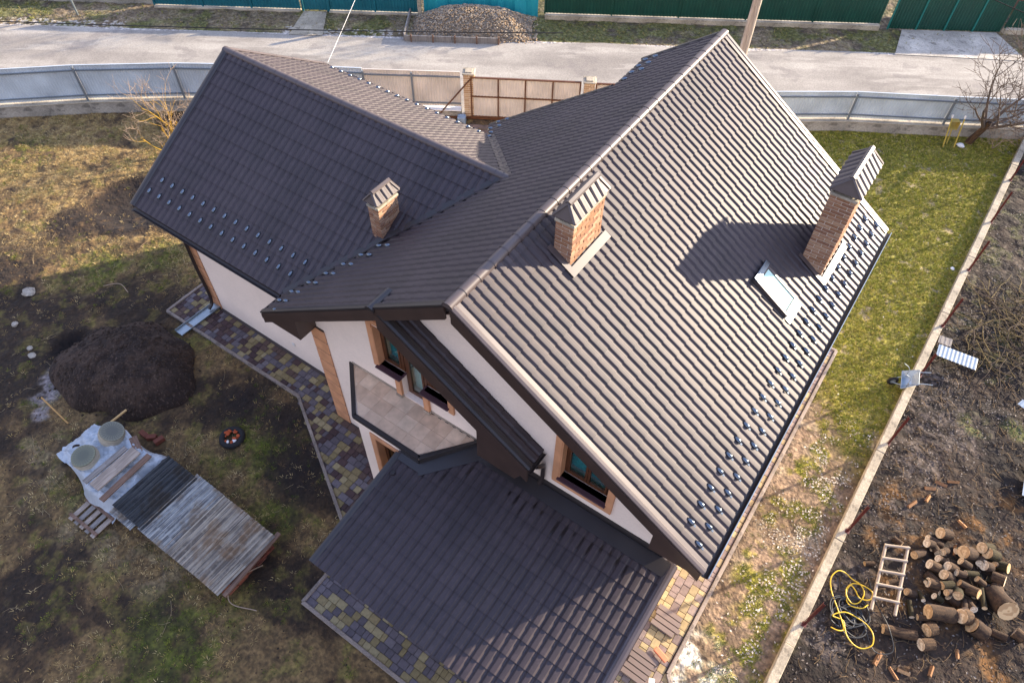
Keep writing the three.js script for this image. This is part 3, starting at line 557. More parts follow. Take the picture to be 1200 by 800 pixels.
// --- snow guards: bent fins screwed to every second wave
{
  const pos = [], nor = [], S = 7, T = 3, w = 0.042, h = 0.052, d = 0.046;   // shell opening uphill, x down slope
  const P = (i, j) => { const a = Math.PI * i / S, b = Math.PI / 2 * j / T; const c = [Math.sin(b), Math.cos(b)]; return [[(j < 0 ? 0.13 : d) * c[0], -w * Math.cos(a) * c[1], 0.004 + h * Math.sin(a) * c[1]], nrm([c[0] / d, -Math.cos(a) * c[1] / w, Math.sin(a) * c[1] / h])]; };
  for (let i = 0; i < S; i++) for (let j = -T; j < T; j++) { const q = [P(i, j), P(i, j + 1), P(i + 1, j + 1), P(i + 1, j)]; for (const k of [0, 1, 2, 0, 2, 3]) { pos.push(...q[k][0]); nor.push(...q[k][1]); } }
  const shell = raw(pos, null, nor), foot = cbox(-0.06, 0.09, -0.02, 0.02, 0, 0.006), g = mergeGeometries([shell, foot], false);
  const put = (O, ev, n) => placed('snow_guard', g, M.guard, house, basis(ev, cross(n, ev), n, add(O, mul(n, 0.045))));
  const eR = [cR, 0, -TR * cR], nR = [TR * cR, 0, cR], eL = [-cL, 0, -TL * cL], eWn = [0, -cW, -TW * cW], eWf = [0, cW, -TW * cW];
  const pR = L / 53;
  for (let i = 0; i < 26; i++) { const y = (1.5 + 2 * i) * pR + 0.03; put([4.62, y, zR(4.62)], eR, nR); if (i < 25) put([4.35, y + pR, zR(4.35)], eR, nR); }
  for (let i = 0; i < 15; i++) { const x = -10.12 + i * 0.366; if (x < -5.15) { put([x, 1.02, zW(1.02)], eWn, nWn); if (x + 0.183 < -5.1) put([x + 0.183, 1.34, zW(1.34)], eWn, nWn); } }
  for (let i = 0; i < 8; i++) { const y = 0.14 + i * 0.3, v = Math.max(-XL, -(ZR - zW(y)) / TL); if (i) put([v + 0.17, y - 0.06, zL(v + 0.17)], eL, nLs); put([v + 0.47, y - 0.1, zL(v + 0.47)], eL, nLs); }
  for (let i = 0; i < 3; i++) { const y = 7.55 + i * 0.366; put([-4.98, y, zL(-4.98)], eL, nLs); put([-4.7, y, zL(-4.7)], eL, nLs); }
  for (let i = 0; i < 4; i++) { const y = 8.55 + i * 0.34; put([-1.95 + 0.32, y, zL(-1.63)], eL, nLs); if (i) put([-1.4, y, zL(-1.4)], eL, nLs); }
  for (let i = 0; i < 17; i++) { const x = -9.9 + i * 0.34; put([x, YWF - 0.16, zW(YWF - 0.16)], eWf, nWf); }
}

// --- chimneys: mortar core with single bricks
function chimney(x0, x1, y0, y1, zb, zt, dark, cap) {
  const core = part('chimney', box(x0 + 0.008, x1 - 0.008, y0 + 0.008, y1 - 0.008, zb, zt), M.mortar, house);
  const BL = 0.25, BH = 0.065, BW = 0.12, J = 0.012; let k = 0;
  const gs = new Map(), geo = (l, d) => { const key = l.toFixed(3) + '_' + d; if (!gs.has(key)) gs.set(key, cbox(0, l, 0, d, 0, BH, 0.005)); return gs.get(key); };
  for (let z = zt - BH; z > zb - 0.03; z -= BH + J, k++) {
    for (const f of ['near', 'right']) {
      const a0 = f === 'near' ? x0 : y0, a1 = f === 'near' ? x1 : y1; let a = a0, n = 0;
      while (a < a1 - 0.03) {
        let l = (n === 0 && (k + (f === 'near')) % 2) ? BW : BL; if (a + l > a1 - 0.06) l = a1 - a; const g = geo(l, 0.05);
        const roof = f === 'near' ? zb : zb;
        const mat = pick(brickMats), off = rr(-0.003, 0.003);
        if (z > roof - 0.05) { const m = f === 'near' ? basis([1, 0, 0], [0, 1, 0], [0, 0, 1], [a, y0 - 0.004 + off, z]) : basis([0, 1, 0], [-1, 0, 0], [0, 0, 1], [x1 + 0.004 + off, a, z]); placed('brick', g, mat, core, m); }
        a += l + J; n++;
      }
    }
  }
  const cx = (x0 + x1) / 2, hw = (x1 - x0) / 2 + cap.o, ya = y0 - cap.o, yb = y1 + cap.o, ze = zt + 0.06 + cap.gap, zr = ze + cap.rise;
  part('coping', box(x0 - 0.02, x1 + 0.02, y0 - 0.02, y1 + 0.02, zt + 0.002, zt + 0.06, 0.01), M.capstone, house);
  part('flue', box(cx - 0.09, cx + 0.09, y0 + 0.1, y1 - 0.1, zt + 0.06, zt + 0.066), M.black, house);
  // tiled hood on four legs
  const hood = part('chimney_hood', [slab([[cx, ya + cap.hip, zr], [cx, yb - cap.hip, zr], [cx - hw, yb, ze], [cx - hw, ya, ze]], 0.012), slab([[cx, ya + cap.hip, zr], [cx, yb - cap.hip, zr], [cx + hw, yb, ze], [cx + hw, ya, ze]], 0.012), slab([[cx, ya + cap.hip, zr], [cx - hw, ya, ze], [cx + hw, ya, ze]], 0.012), slab([[cx, yb - cap.hip, zr], [cx - hw, yb, ze], [cx + hw, yb, ze]], 0.012)], M.cap, house);
  for (const sx of [-1, 1]) for (const y of [y0 + 0.05, y1 - 0.05]) part('hood_leg', box(cx + sx * (hw - 0.1) - 0.015, cx + sx * (hw - 0.1) + 0.015, y - 0.015, y + 0.015, zt + 0.06, ze + 0.04), M.gutter, hood);
  const n = Math.max(3, Math.round((yb - ya - 2 * cap.hip) / 0.183)), st = (yb - ya - 2 * cap.hip) / n;
  for (const sx of [-1, 1]) for (let i = 0; i < n; i++) {
    const yc = ya + cap.hip + st * (i + 0.5), up = nrm([sx * cap.rise, 0, hw]);
    part('hood_rib', sweep([[-0.06, 0.0], [-0.03, 0.02], [0.03, 0.02], [0.06, 0.0]], add([cx + sx * 0.03, yc, zr - 0.02], mul(up, 0.001)), add([cx + sx * hw, yc, ze + 0.004], mul(up, 0.001)), Yp, up), M.cap, hood);
  }
  part('hood_ridge', sweep([[-0.06, -0.03], [-0.045, 0.0], [0, 0.028], [0.045, 0.0], [0.06, -0.03]], [cx, ya + cap.hip - 0.02, zr + 0.016], [cx, yb - cap.hip + 0.02, zr + 0.016], [1, 0, 0], [0, 0, 1]), M.flash, hood);
  for (const [sx, yy, yh] of [[-1, ya, ya + cap.hip], [1, ya, ya + cap.hip], [1, yb, yb - cap.hip], [-1, yb, yb - cap.hip]]) { const A = [cx, yh, zr + 0.01], B = [cx + sx * hw, yy, ze + 0.01]; part('hood_ridge', sweep([[-0.035, 0], [0, 0.02], [0.035, 0]], A, B, nrm(cross(sub(B, A), [0, 0, 1])), [0, 0, 1]), M.flash, hood); }
  return core;
}
chimney(3.67, 4.16, 6.88, 8.08, 4.55, 6.72, 'none', { o: 0.06, gap: 0.1, rise: 0.3, hip: 0.1 });
chimney(0.47, 0.80, 2.19, 3.18, 6.7, 7.8, 'none', { o: 0.05, gap: 0.07, rise: 0.26, hip: 0.12 });
chimney(-4.07, -3.79, 2.4, 3.0, 4.4, 5.68, 'none', { o: 0.05, gap: 0.1, rise: 0.22, hip: 0.1 });
// apron flashings at the chimney feet
function apron(x0, x1, y0, y1) { const n = [TR * cR, 0, cR], q = (x, y) => add([x, y, zR(x)], mul(n, 0.078)); return [slab([q(x1 + 0.003, y0 - 0.12), q(x1 + 0.13, y0 - 0.12), q(x1 + 0.13, y1 + 0.1), q(x1 + 0.003, y1 + 0.1)], 0.006), slab([q(x0 - 0.1, y0 - 0.12), q(x1 + 0.003, y0 - 0.12), q(x1 + 0.003, y0 - 0.004), q(x0 - 0.1, y0 - 0.004)], 0.006)]; }
part('chimney_flashing', apron(3.67, 4.16, 6.88, 8.08), M.flash, house);
part('chimney_flashing', apron(0.47, 0.80, 2.19, 3.18), M.flash, house);
{ const n = nLs, q = (x, y) => add([x, y, zL(x)], mul(n, 0.062)); part('chimney_flashing', [slab([q(-4.16, 2.26), q(-3.64, 2.26), q(-3.64, 2.39), q(-4.16, 2.39)], 0.006), slab([q(-3.78, 2.26), q(-3.64, 2.26), q(-3.64, 3.1), q(-3.78, 3.1)], 0.006)], M.flashDark, house); }

// --- roof window
{
  const n = [TR * cR, 0, cR], e = [cR, 0, -TR * cR], o = [3.15, 5.27, zR(3.15)], q = (a, b, h) => add(add(o, mul(e, a)), add(mul([0, 1, 0], b), mul(n, h)));
  const bx = (a0, a1, b0, b1, h0, h1) => { const g = cbox(a0, a1, b0, b1, h0, h1, 0.006); return g.applyMatrix4(basis(e, [0, 1, 0], n, o)); };
  const A = 0.98, Bw = 0.56;
  const w = part('roof_window', [bx(0, A, 0, 0.06, 0.02, 0.12), bx(0, A, Bw - 0.06, Bw, 0.02, 0.12), bx(A - 0.09, A, 0.06, Bw - 0.06, 0.02, 0.12), bx(0, 0.1, 0.06, Bw - 0.06, 0.02, 0.12)], M.flash, house);
  part('painted_glare', bx(0.09, A - 0.08, 0.05, Bw - 0.05, 0.085, 0.1), M.painted_glare, w);  // white panel under the glass, painting its bright sky reflection
  part('pane', bx(0.092, A - 0.082, 0.052, Bw - 0.052, 0.104, 0.108), M.glass, w);
  part('hood', bx(-0.05, 0.06, -0.02, Bw + 0.02, 0.10, 0.15), M.guard, w);
  part('apron', [bx(A, A + 0.16, -0.02, Bw + 0.02, 0.052, 0.058)], M.zinc, w);
  part('side_flashing', [bx(-0.1, A, -0.09, -0.002, 0.05, 0.056), bx(-0.1, A, Bw + 0.002, Bw + 0.09, 0.05, 0.056)], M.flashDark, w);
}
console.log('roof done');

// --- walls
const WX0 = -4.4, WX1 = 4.2, FLOOR2 = 3.0;
const T_HOLE = [[-2.4, 3.68], [-1.84, 3.68], [-1.84, FLOOR2 + 0.02], [-1.26, FLOOR2 + 0.02], [-1.26, 3.68], [-0.62, 3.68], [-0.62, 4.9], [-2.4, 4.9]];
const W_HOLE = [[1.94, 3.62], [2.92, 3.62], [2.92, 4.9], [1.94, 4.9]];
part('gable_wall', prism([[WX0, 0], [WX1, 0], [WX1, zR(WX1) - 0.16], [0, ZR - 0.17], [WX0, zL(WX0) - 0.16]], 'y', YG, YG + 0.4, [T_HOLE, W_HOLE]), M.plaster, house);
part('gable_wall', prism([[WX0, 0], [WX1, 0], [WX1, zR(WX1) - 0.16], [0, ZR - 0.17], [-XS + 0.2, zL(-XS) - 0.16], [-XS + 0.2, 0]], 'y', 8.95, 9.3), M.plaster, house);
part('wall', box(WX1 - 0.35, WX1, YG + 0.4, 8.95, 0, zR(WX1) - 0.16), M.plaster, house);
part('wall', box(WX0, WX0 + 0.3, YG + 0.4, 8.0, 0, zL(WX0) - 0.16), M.plaster, house);
part('wall', box(WX0, -1.57, 7.8, 8.1, 0, zL(WX0) - 0.16), M.plaster, house);
part('wing_wall', box(-9.83, WX0 - 0.002, 1.22, 1.5, 0, 3.64), M.plaster, house);
part('wing_wall', box(-9.83, WX0 - 0.002, 6.42, 6.7, 0, 4.13), M.plaster, house);
part('wing_wall', prism([[1.502, 0], [6.418, 0], [6.418, zW(6.418) - 0.16], [YW, ZW - 0.16], [1.502, zW(1.502) - 0.16]], 'x', -9.83, -9.55), M.plaster, house);
part('upper_floor', box(WX0 + 0.3, WX1 - 0.35, YG + 0.41, 8.9, 2.7, 2.9), M.inside, house);
// clay-coloured corner strips of stacked blocks
function quoin(parent, x0, x1, y, z1, dz, proud = 0.03) { const h = []; for (let z = 0.0; z < z1 - 0.05; z += dz) h.push([z, Math.min(z + dz - 0.03, z1)]); const back = part('quoin_strip', box(x0 + 0.01, x1 - 0.01, y - proud + 0.012, y + 0.0, 0, z1), M.fascia, parent); for (const [a, b] of h) part('quoin_block', box(x0, x1, y - proud, y - 0.004, a, b, 0.008), M.terracotta, back); return back; }
quoin(house, WX0 - 0.02, -3.98, YG - 0.002, 3.62, 0.4);
quoin(house, -9.86, -9.55, 1.218, 3.6, 0.4);
{ const back = part('quoin_strip', box(-9.855, -9.832, 1.19, 1.5, 0, 3.6), M.fascia, house); for (let z = 0; z < 3.5; z += 0.4) part('quoin_block', box(-9.87, -9.835, 1.186, 1.52, z, Math.min(3.6, z + 0.388), 0.008), M.terracotta, back); }

// --- windows
function windowUnit(x0, x1, z0, z1, y, o = {}) {        // frame set back in the opening
  const f = 0.07, yb = y + 0.13;
  const w = part('window', [box(x0, x0 + f, yb, yb + 0.07, z0, z1), box(x1 - f, x1, yb, yb + 0.07, z0, z1), box(x0 + f, x1 - f, yb, yb + 0.07, z0, z0 + f), box(x0 + f, x1 - f, yb, yb + 0.07, z1 - f, z1)], M.woodFrame, house);
  const n = o.n || 1, st = (x1 - x0 - 2 * f) / n;
  for (let i = 0; i < n; i++) {
    const a = x0 + f + i * st, b = a + st, c = 0.05;
    const s = part('sash', [box(a + 0.004, a + c, yb - 0.012, yb + 0.045, z0 + f + 0.004, z1 - f - 0.004), box(b - c, b - 0.004, yb - 0.012, yb + 0.045, z0 + f + 0.004, z1 - f - 0.004), box(a + c, b - c, yb - 0.012, yb + 0.045, z0 + f + 0.004, z0 + f + c), box(a + c, b - c, yb - 0.012, yb + 0.045, z1 - f - c, z1 - f - 0.004)], M.woodFrame, w);
    part('pane', box(a + c, b - c, yb + 0.01, yb + 0.016, z0 + f + c, z1 - f - c), M.glass, w);
    void s;
  }
  part('curtain_reflection', box(x0 + f, x1 - f, yb + 0.16, yb + 0.17, z0 + f, z1 - f), o.curtain_reflection || M.paintedSkyTeal, w);  // teal backing is painted sky reflection, pale backing a curtain
  return w;
}
windowUnit(-2.4, -1.84, 3.68, 4.9, YG, {});
windowUnit(-1.26, -0.62, 3.68, 4.9, YG, { curtain_reflection: M.curtainPale });
{ // balcony door
  const w = windowUnit(-1.82, -1.28, FLOOR2 + 0.02, 4.9, YG, { curtain_reflection: M.curtainPale }); w.name = 'balcony_door';
}
windowUnit(1.94, 2.92, 3.62, 4.9, YG, { n: 2 });
// trims and sills
const trim = (l, par = house) => part('window_trim', l.map(a => box(...a, 0.006)), M.terracotta, par);
trim([[-2.53, -2.402, YG - 0.05, YG - 0.002, 3.62, 5.0]]); trim([[-2.4, -2.375, YG - 0.052, YG + 0.128, 3.69, 4.9]]); trim([[1.94, 1.965, YG - 0.052, YG + 0.128, 3.63, 4.9]]);
trim([[-1.98, -1.842, YG - 0.07, YG - 0.002, FLOOR2 + 0.08, 3.62]]); trim([[-1.258, -1.12, YG - 0.07, YG - 0.002, FLOOR2 + 0.08, 3.62]]);
trim([[-0.618, -0.48, YG - 0.05, YG - 0.002, 3.5, 5.0]]); trim([[-2.53, -0.48, YG - 0.05, YG - 0.002, 5.002, 5.12]]);
part('trim_base', [box(-1.99, -1.84, YG - 0.085, YG - 0.002, FLOOR2 + 0.012, FLOOR2 + 0.08), box(-1.26, -1.11, YG - 0.085, YG - 0.002, FLOOR2 + 0.012, FLOOR2 + 0.08)], M.slab, house);
part('window_sill', box(-2.44, -1.8, YG - 0.12, YG + 0.128, 3.645, 3.68, 0.004), M.sill, house);
part('window_sill', box(-1.3, -0.58, YG - 0.12, YG + 0.128, 3.645, 3.68, 0.004), M.sill, house);
trim([[1.80, 1.938, YG - 0.05, YG - 0.002, 3.46, 5.0]]); trim([[2.922, 3.06, YG - 0.05, YG - 0.002, 3.46, 5.0]]); trim([[1.802, 3.058, YG - 0.045, YG - 0.002, 3.38, 3.458]]);
part('window_sill', box(1.92, 2.94, YG - 0.10, YG + 0.128, 3.585, 3.62, 0.004), M.sill, house);
part('wall_vent', box(-6.62, -6.52, 1.2, 1.218, 0.5, 0.6, 0.004), M.pale, house);

// --- balcony and bay below it
const BAY = [[-3.36, YG], [-2.38, -0.48], [-0.66, -0.48], [0.10, YG]];
const inset = (P, d) => { const c = [-1.6, 0.5]; return P.map(p => [p[0] + Math.sign(c[0] - p[0]) * d * 1.1, p[1] === YG ? YG : p[1] + d]); };
const bal = part('balcony', prism(BAY, 'z', 2.76, FLOOR2 - 0.022), M.plaster, house);
function clipPoly(P, a, b) { const o = [], s = p => (b[0] - a[0]) * (p[1] - a[1]) - (b[1] - a[1]) * (p[0] - a[0]); for (let i = 0; i < P.length; i++) { const p = P[i], q = P[(i + 1) % P.length], u = s(p), v = s(q); if (u >= 0) o.push(p); if ((u >= 0) !== (v >= 0)) { const t = u / (u - v); o.push([p[0] + (q[0] - p[0]) * t, p[1] + (q[1] - p[1]) * t]); } } return o; }
{
  const IN = inset(BAY, 0.06), tm = [0xe4c5a6, 0xdfbfa0, 0xe8cbac, 0xdbbb9c].map(c => std(c, 0.55, { map: rep(softTex, 1.3) }));
  const area = THREE.ShapeUtils.area(IN.map(p => new THREE.Vector2(...p))); const ring = area > 0 ? IN : [...IN].reverse();
  const A = 0.33; for (let x = -3.5; x < 0.3; x += A) for (let y = YG - A; y > -0.9; y -= A) {
    let P = [[x + 0.002, y + 0.002], [x + A - 0.002, y + 0.002], [x + A - 0.002, y + A - 0.002], [x + 0.002, y + A - 0.002]];
    for (let i = 0; i < ring.length; i++) P = P.length ? clipPoly(P, ring[i], ring[(i + 1) % ring.length]) : P;
    if (P.length > 2) part('floor_tile', prism(P, 'z', FLOOR2 - 0.02, FLOOR2), pick(tm), bal);
  }
  const edge = (a, b) => { const d = nrm([b[0] - a[0], b[1] - a[1], 0]), nn = [d[1], -d[0], 0]; const o = (a[0] + b[0]) / 2 + nn[0] < 0 ? 1 : 1; void o; return [d, nn]; };
  for (let i = 0; i < 3; i++) { const a = [...BAY[i], FLOOR2], b = [...BAY[i + 1], FLOOR2], [d, nn] = edge(a, b), s = -1; void d; const out = mul(nn, 1); part('balcony_edge', [sweep([[0.03, 0.015], [-0.06, 0.015], [-0.06, 0.0], [0.018, 0.0], [0.018, -0.075], [0.03, -0.075]], a, b, out, [0, 0, 1])], M.flashDark, bal); void s; }
  part('skirting', box(-3.3, -1.99, YG - 0.012, YG - 0.002, FLOOR2 + 0.002, FLOOR2 + 0.07), M.slab, bal); part('skirting', box(-1.11, 0.02, YG - 0.012, YG - 0.002, FLOOR2 + 0.002, FLOOR2 + 0.07), M.slab, bal);
  // bay walls
  const BI = [[-3.3, YG], [-2.36, -0.44], [-0.68, -0.44], [0.06, YG]];
  part('bay_wall', prism([[-2.36, 0], [-0.68, 0], [-0.68, 2.758], [-2.36, 2.758]], 'y', -0.44, -0.2, [[[-1.86, 0.95], [-1.1, 0.95], [-1.1, 2.6], [-1.86, 2.6]]]), M.plaster, house);
  part('bay_wall', prism([BI[0], [-2.362, -0.44], [-2.362, -0.2], [-3.06, YG]], 'z', 0, 2.758), M.plaster, house);
  part('bay_wall', prism([[-0.678, -0.44], BI[3], [-0.2, YG], [-0.678, -0.1]], 'z', 0, 2.758), M.plaster, house);
  windowUnit(-1.86, -1.1, 0.95, 2.6, -0.44, { n: 2, curtain_reflection: M.inside });
  trim([[-1.99, -1.862, -0.5, -0.442, 0.9, 2.73]]); trim([[-1.098, -0.97, -0.5, -0.442, 0.9, 2.73]]); trim([[-1.862, -1.098, -0.5, -0.442, 2.602, 2.73]]); trim([[-1.86, -1.835, -0.502, -0.31, 0.96, 2.6]]);
  part('window_sill', box(-1.9, -1.06, -0.56, -0.312, 0.915, 0.95, 0.004), M.sill, house);
}
// --- porch: flat lead flashing round the top, posts below
{
  const n = [0, -TP * cP, cP], q = (x, y, h) => add([x, y, zP(y)], mul(n, h));
  part('porch_flashing', slab([q(0.05, YG - 0.03, 0.075), q(PX1 - 0.1, YG - 0.03, 0.075), q(PX1 - 0.1, YG - 0.33, 0.062), q(-0.3, YG - 0.33, 0.062)], 0.008), M.flashDark, house);
  part('porch_flashing', slab([q(-0.64, -0.46, 0.08), q(0.13, YG - 0.03, 0.08), q(0.30, YG - 0.34, 0.064), q(-0.5, -0.72, 0.064)], 0.008), M.flashDark, house);
  part('porch_flashing', slab([q(PX0 + 0.1, -0.5, 0.075), q(-0.62, -0.5, 0.075), q(-0.52, -0.66, 0.066), q(PX0 + 0.1, -0.66, 0.066)], 0.008), M.flashDark, house);
  part('wall_flashing', [box(0.12, PX1 - 0.3, YG - 0.03, YG - 0.002, ZP + 0.04, ZP + 0.2), box(0.12, PX1 - 0.3, YG - 0.045, YG - 0.03, ZP + 0.185, ZP + 0.205)], M.flashDark, house);
  part('wall_flashing', [box(PX0 + 0.08, -0.64, -0.53, -0.445, zP(-0.48) + 0.03, zP(-0.48) + 0.12)], M.flashDark, house);
  { const a = [-0.64, -0.49, zP(-0.3) + 0.05], b = [0.12, YG - 0.02, ZP - 0.05], d = nrm([b[0] - a[0], b[1] - a[1], 0]), o = [d[1], -d[0], 0]; part('wall_flashing', sweep([[0, 0], [0.03, 0], [0.03, 0.16], [0, 0.16]], a, [b[0], b[1], a[2] + 0.08], o, [0, 0, 1]), M.flashDark, house); }
  for (const x of [PX0 + 0.9, PX1 - 0.6]) part('porch_post', box(x - 0.13, x + 0.13, PY0 + 0.85, PY0 + 1.11, 0, zP(PY0 + 1.1) - 0.34, 0.01), M.plaster, house);
  part('porch_beam', box(PX0 + 0.3, PX1 - 0.3, PY0 + 0.88, PY0 + 1.08, zP(PY0 + 1.1) - 0.34, zP(PY0 + 0.88) - 0.14), M.fascia, house);
  part('porch_beam', [box(PX1 - 0.67, PX1 - 0.53, PY0 + 1.082, YG - 0.002, 2.1, 2.3)], M.fascia, house);
}
// damp streaks in the wave troughs under the wall flashing
{
  const w = (PX1 - PX0) / Math.round((PX1 - PX0) / TW_), n = [0, -TP * cP, cP], ey = [0, -cP, -TP * cP], dm = phy(0x1d1716, 0.3);
  for (let i = 5; i < 27; i++) { if (rnd() < 0.2) continue; const wk = rr(0.008, 0.018), x = PX0 + w * (i + 1), l = rr(0.12, 0.42), y = YG - 0.36 - rr(0, 0.1) - (x < 0.2 ? Math.min(0.7, (0.4 - x) * 0.75) : 0), z = 0.017, pos = [], K = 6; const q = (t, s) => { const u = t * l, h = z + 0.018 * Math.min(1, (u % TLN) / TLN) + 0.012 * t, wd = wk * Math.sin(Math.PI * (0.08 + 0.84 * t)) * s; return add(add([x + wd, y, zP(y)], mul(ey, u)), mul(n, h + 0.008)); }; for (let k = 0; k < K; k++) { const a = q(k / K, -1), b = q(k / K, 1), c = q((k + 1) / K, 1), d = q((k + 1) / K, -1); pos.push(...a, ...d, ...c, ...a, ...c, ...b); } part('damp_streak', metreUV(raw(pos)), dm, house); }
}
// --- downpipes
const pipe = pts => part('downpipe', curve(pts, 0.045, 40, 10), M.gutter, house);
pipe([[-9.62, 0.66, 3.62], [-9.66, 0.75, 3.5], [-9.74, 1.0, 3.3], [-9.76, 1.1, 3.1], [-9.76, 1.11, 1.6], [-9.76, 1.11, 0.35], [-9.74, 1.05, 0.2], [-9.72, 0.92, 0.13]]);
pipe([[1.6, 0.2, 4.02], [1.62, 0.3, 3.9], [1.62, 0.42, 3.75], [1.62, 0.44, 3.5], [1.62, 0.43, 3.3], [1.6, 0.38, 3.12]]);
part('pipe_cowl', [limb([[-0.95, -0.95, zP(-0.95), 0.05], [-0.95, -0.95, zP(-0.95) + 0.1, 0.05]], 10)], M.flashDark, house);
console.log('house done');

// ---------------------------------------------------------------- paving round the house
{
  const pave = struct('pavement', prism(PAVE, 'z', -0.06, 0.008), M.joint);
  const FOOT = [[-9.83, 1.22], [-4.4, 1.22], [-4.4, YG], [-3.3, YG], [-2.36, -0.44], [-0.68, -0.44], [0.06, YG], [4.2, YG], [4.2, 9.3], [-1.6, 9.3], [-4.4, 8.0], [-4.4, 6.7], [-9.83, 6.7]];
  const mk = (l, k) => l.map(c => std(c, 0.85, { map: rep(softTex, 4), bumpMap: rep(grainTex, 6), bumpScale: 0.003 }));
  const ochre = mk([0x90805a, 0x857650, 0x9e906a]), grey = mk([0x665e62, 0x5a5357, 0x71696c]), brown = mk([0x453231, 0x503b39, 0x5c483f]), tan = mk([0xb39b70, 0xbda87c, 0xa6926c]), pink = mk([0x938078, 0x88756c, 0x9f8c80]);
  const R = 0.168, LEN = [0.112, 0.168, 0.224], gs = LEN.map(l => cbox(0.003, l - 0.003, 0.003, R - 0.003, 0, 0.05, 0.008)), list = [];
  const gsY = LEN.map(l => cbox(0.003, R - 0.003, 0.003, l - 0.003, 0, 0.05, 0.008));
  // rows along X in front and on the left, along Y by the long right side
  for (let r = 0; r < 68; r++) {
    const y = -3.4 + r * R; let x = -10.7 - rnd() * 0.2;
    while (x < 5.9) { const k = Math.floor(rnd() * 3), l = LEN[k], cx = x + l / 2, cy = y + R / 2; if (cx < 4.2 && inPoly(PAVE, cx, cy) && !inPoly(FOOT, cx, cy)) list.push([k, x, y, cx, cy, 0]); x += l; }
  }
  for (let r = 0; r < 11; r++) { const x = 4.2 + r * R; let y = -3.4; while (y < 9.8) { const k = Math.floor(rnd() * 3), l = LEN[k], cx = x + R / 2, cy = y + l / 2; if (inPoly(PAVE, cx, cy)) list.push([k, x, y, cx, cy, 1]); y += l; } }
  const vis = (x, y) => !(x > -1.1 && x < 4.4 && y > -2.9 && y < 0.5) && !(x < -5 && y > 2.2) && !(x > -5 && x < 4 && y > 8) && !(x < -10.2 && y > 2.4) && !(x > 4.2 && x < 4.85 && y > 0.3);
  list.forEach(q => { q.d = vis(q[3], q[4]) ? Math.hypot(q[3] - CAM[0], q[4] - CAM[1], CAM[2]) : 1e3 + rnd(); }); list.sort((a, b) => a.d - b.d);
  // largest in the picture as single pavers, in an even share of every stretch
  const rest = new Map();
  list.forEach((q, i) => {
    const [k, x, y, cx, cy, s] = q; let m;
    if (s) m = rnd() < 0.5 ? pick(tan) : pick(pink); else { const t = rnd() + (vnoise(cx * 0.9, cy * 0.9, 5) - 0.5) * 0.4; m = cy < -2 ? (t < 0.5 ? pick(ochre) : pick(grey)) : (t < 0.38 ? pick(ochre) : t < 0.7 ? pick(grey) : pick(brown)); }
    const g = s ? gsY[k] : gs[k], h = rr(-0.004, 0.004), z = 0.012 - 0.024 + h + 0.01;
    if (i < 300) placed('paver', g, m, pave, basis([1, 0, 0], [0, 1, 0], [0, 0, 1], [x, y, z - 0.02]));
    else { if (!rest.has(m)) rest.set(m, []); rest.get(m).push(moved(g, x, y, z - 0.02)); }
  });
  for (const [m, l] of rest) { const f = part('paver_field', l, m, pave); f.userData.kind = 'stuff'; }
  for (let i = 0; i < PAVE.length - 1; i++) { const a = PAVE[i], b = PAVE[i + 1], l = Math.hypot(b[0] - a[0], b[1] - a[1]), n = Math.max(1, Math.round(l / 1.0)), d = [(b[0] - a[0]) / l, (b[1] - a[1]) / l, 0], o = [d[1], -d[0], 0]; for (let k = 0; k < n; k++) { const p = add([...a, -0.05], mul(d, l * k / n + 0.004)), q = add([...a, -0.05], mul(d, l * (k + 1) / n - 0.004)); part('kerbstone', sweep([[-0.04, 0], [-0.04, 0.104], [-0.03, 0.112], [0.03, 0.112], [0.04, 0.104], [0.04, 0]], p, q, o, [0, 0, 1]), M.kerb, pave); } }
}
console.log('paving done');

// ---------------------------------------------------------------- street fence, gate, neighbours' fences
const frameOf = (a, b) => { const l = Math.hypot(b[0] - a[0], b[1] - a[1]); return { l, turn: Math.atan2(b[1] - a[1], b[0] - a[0]) }; };
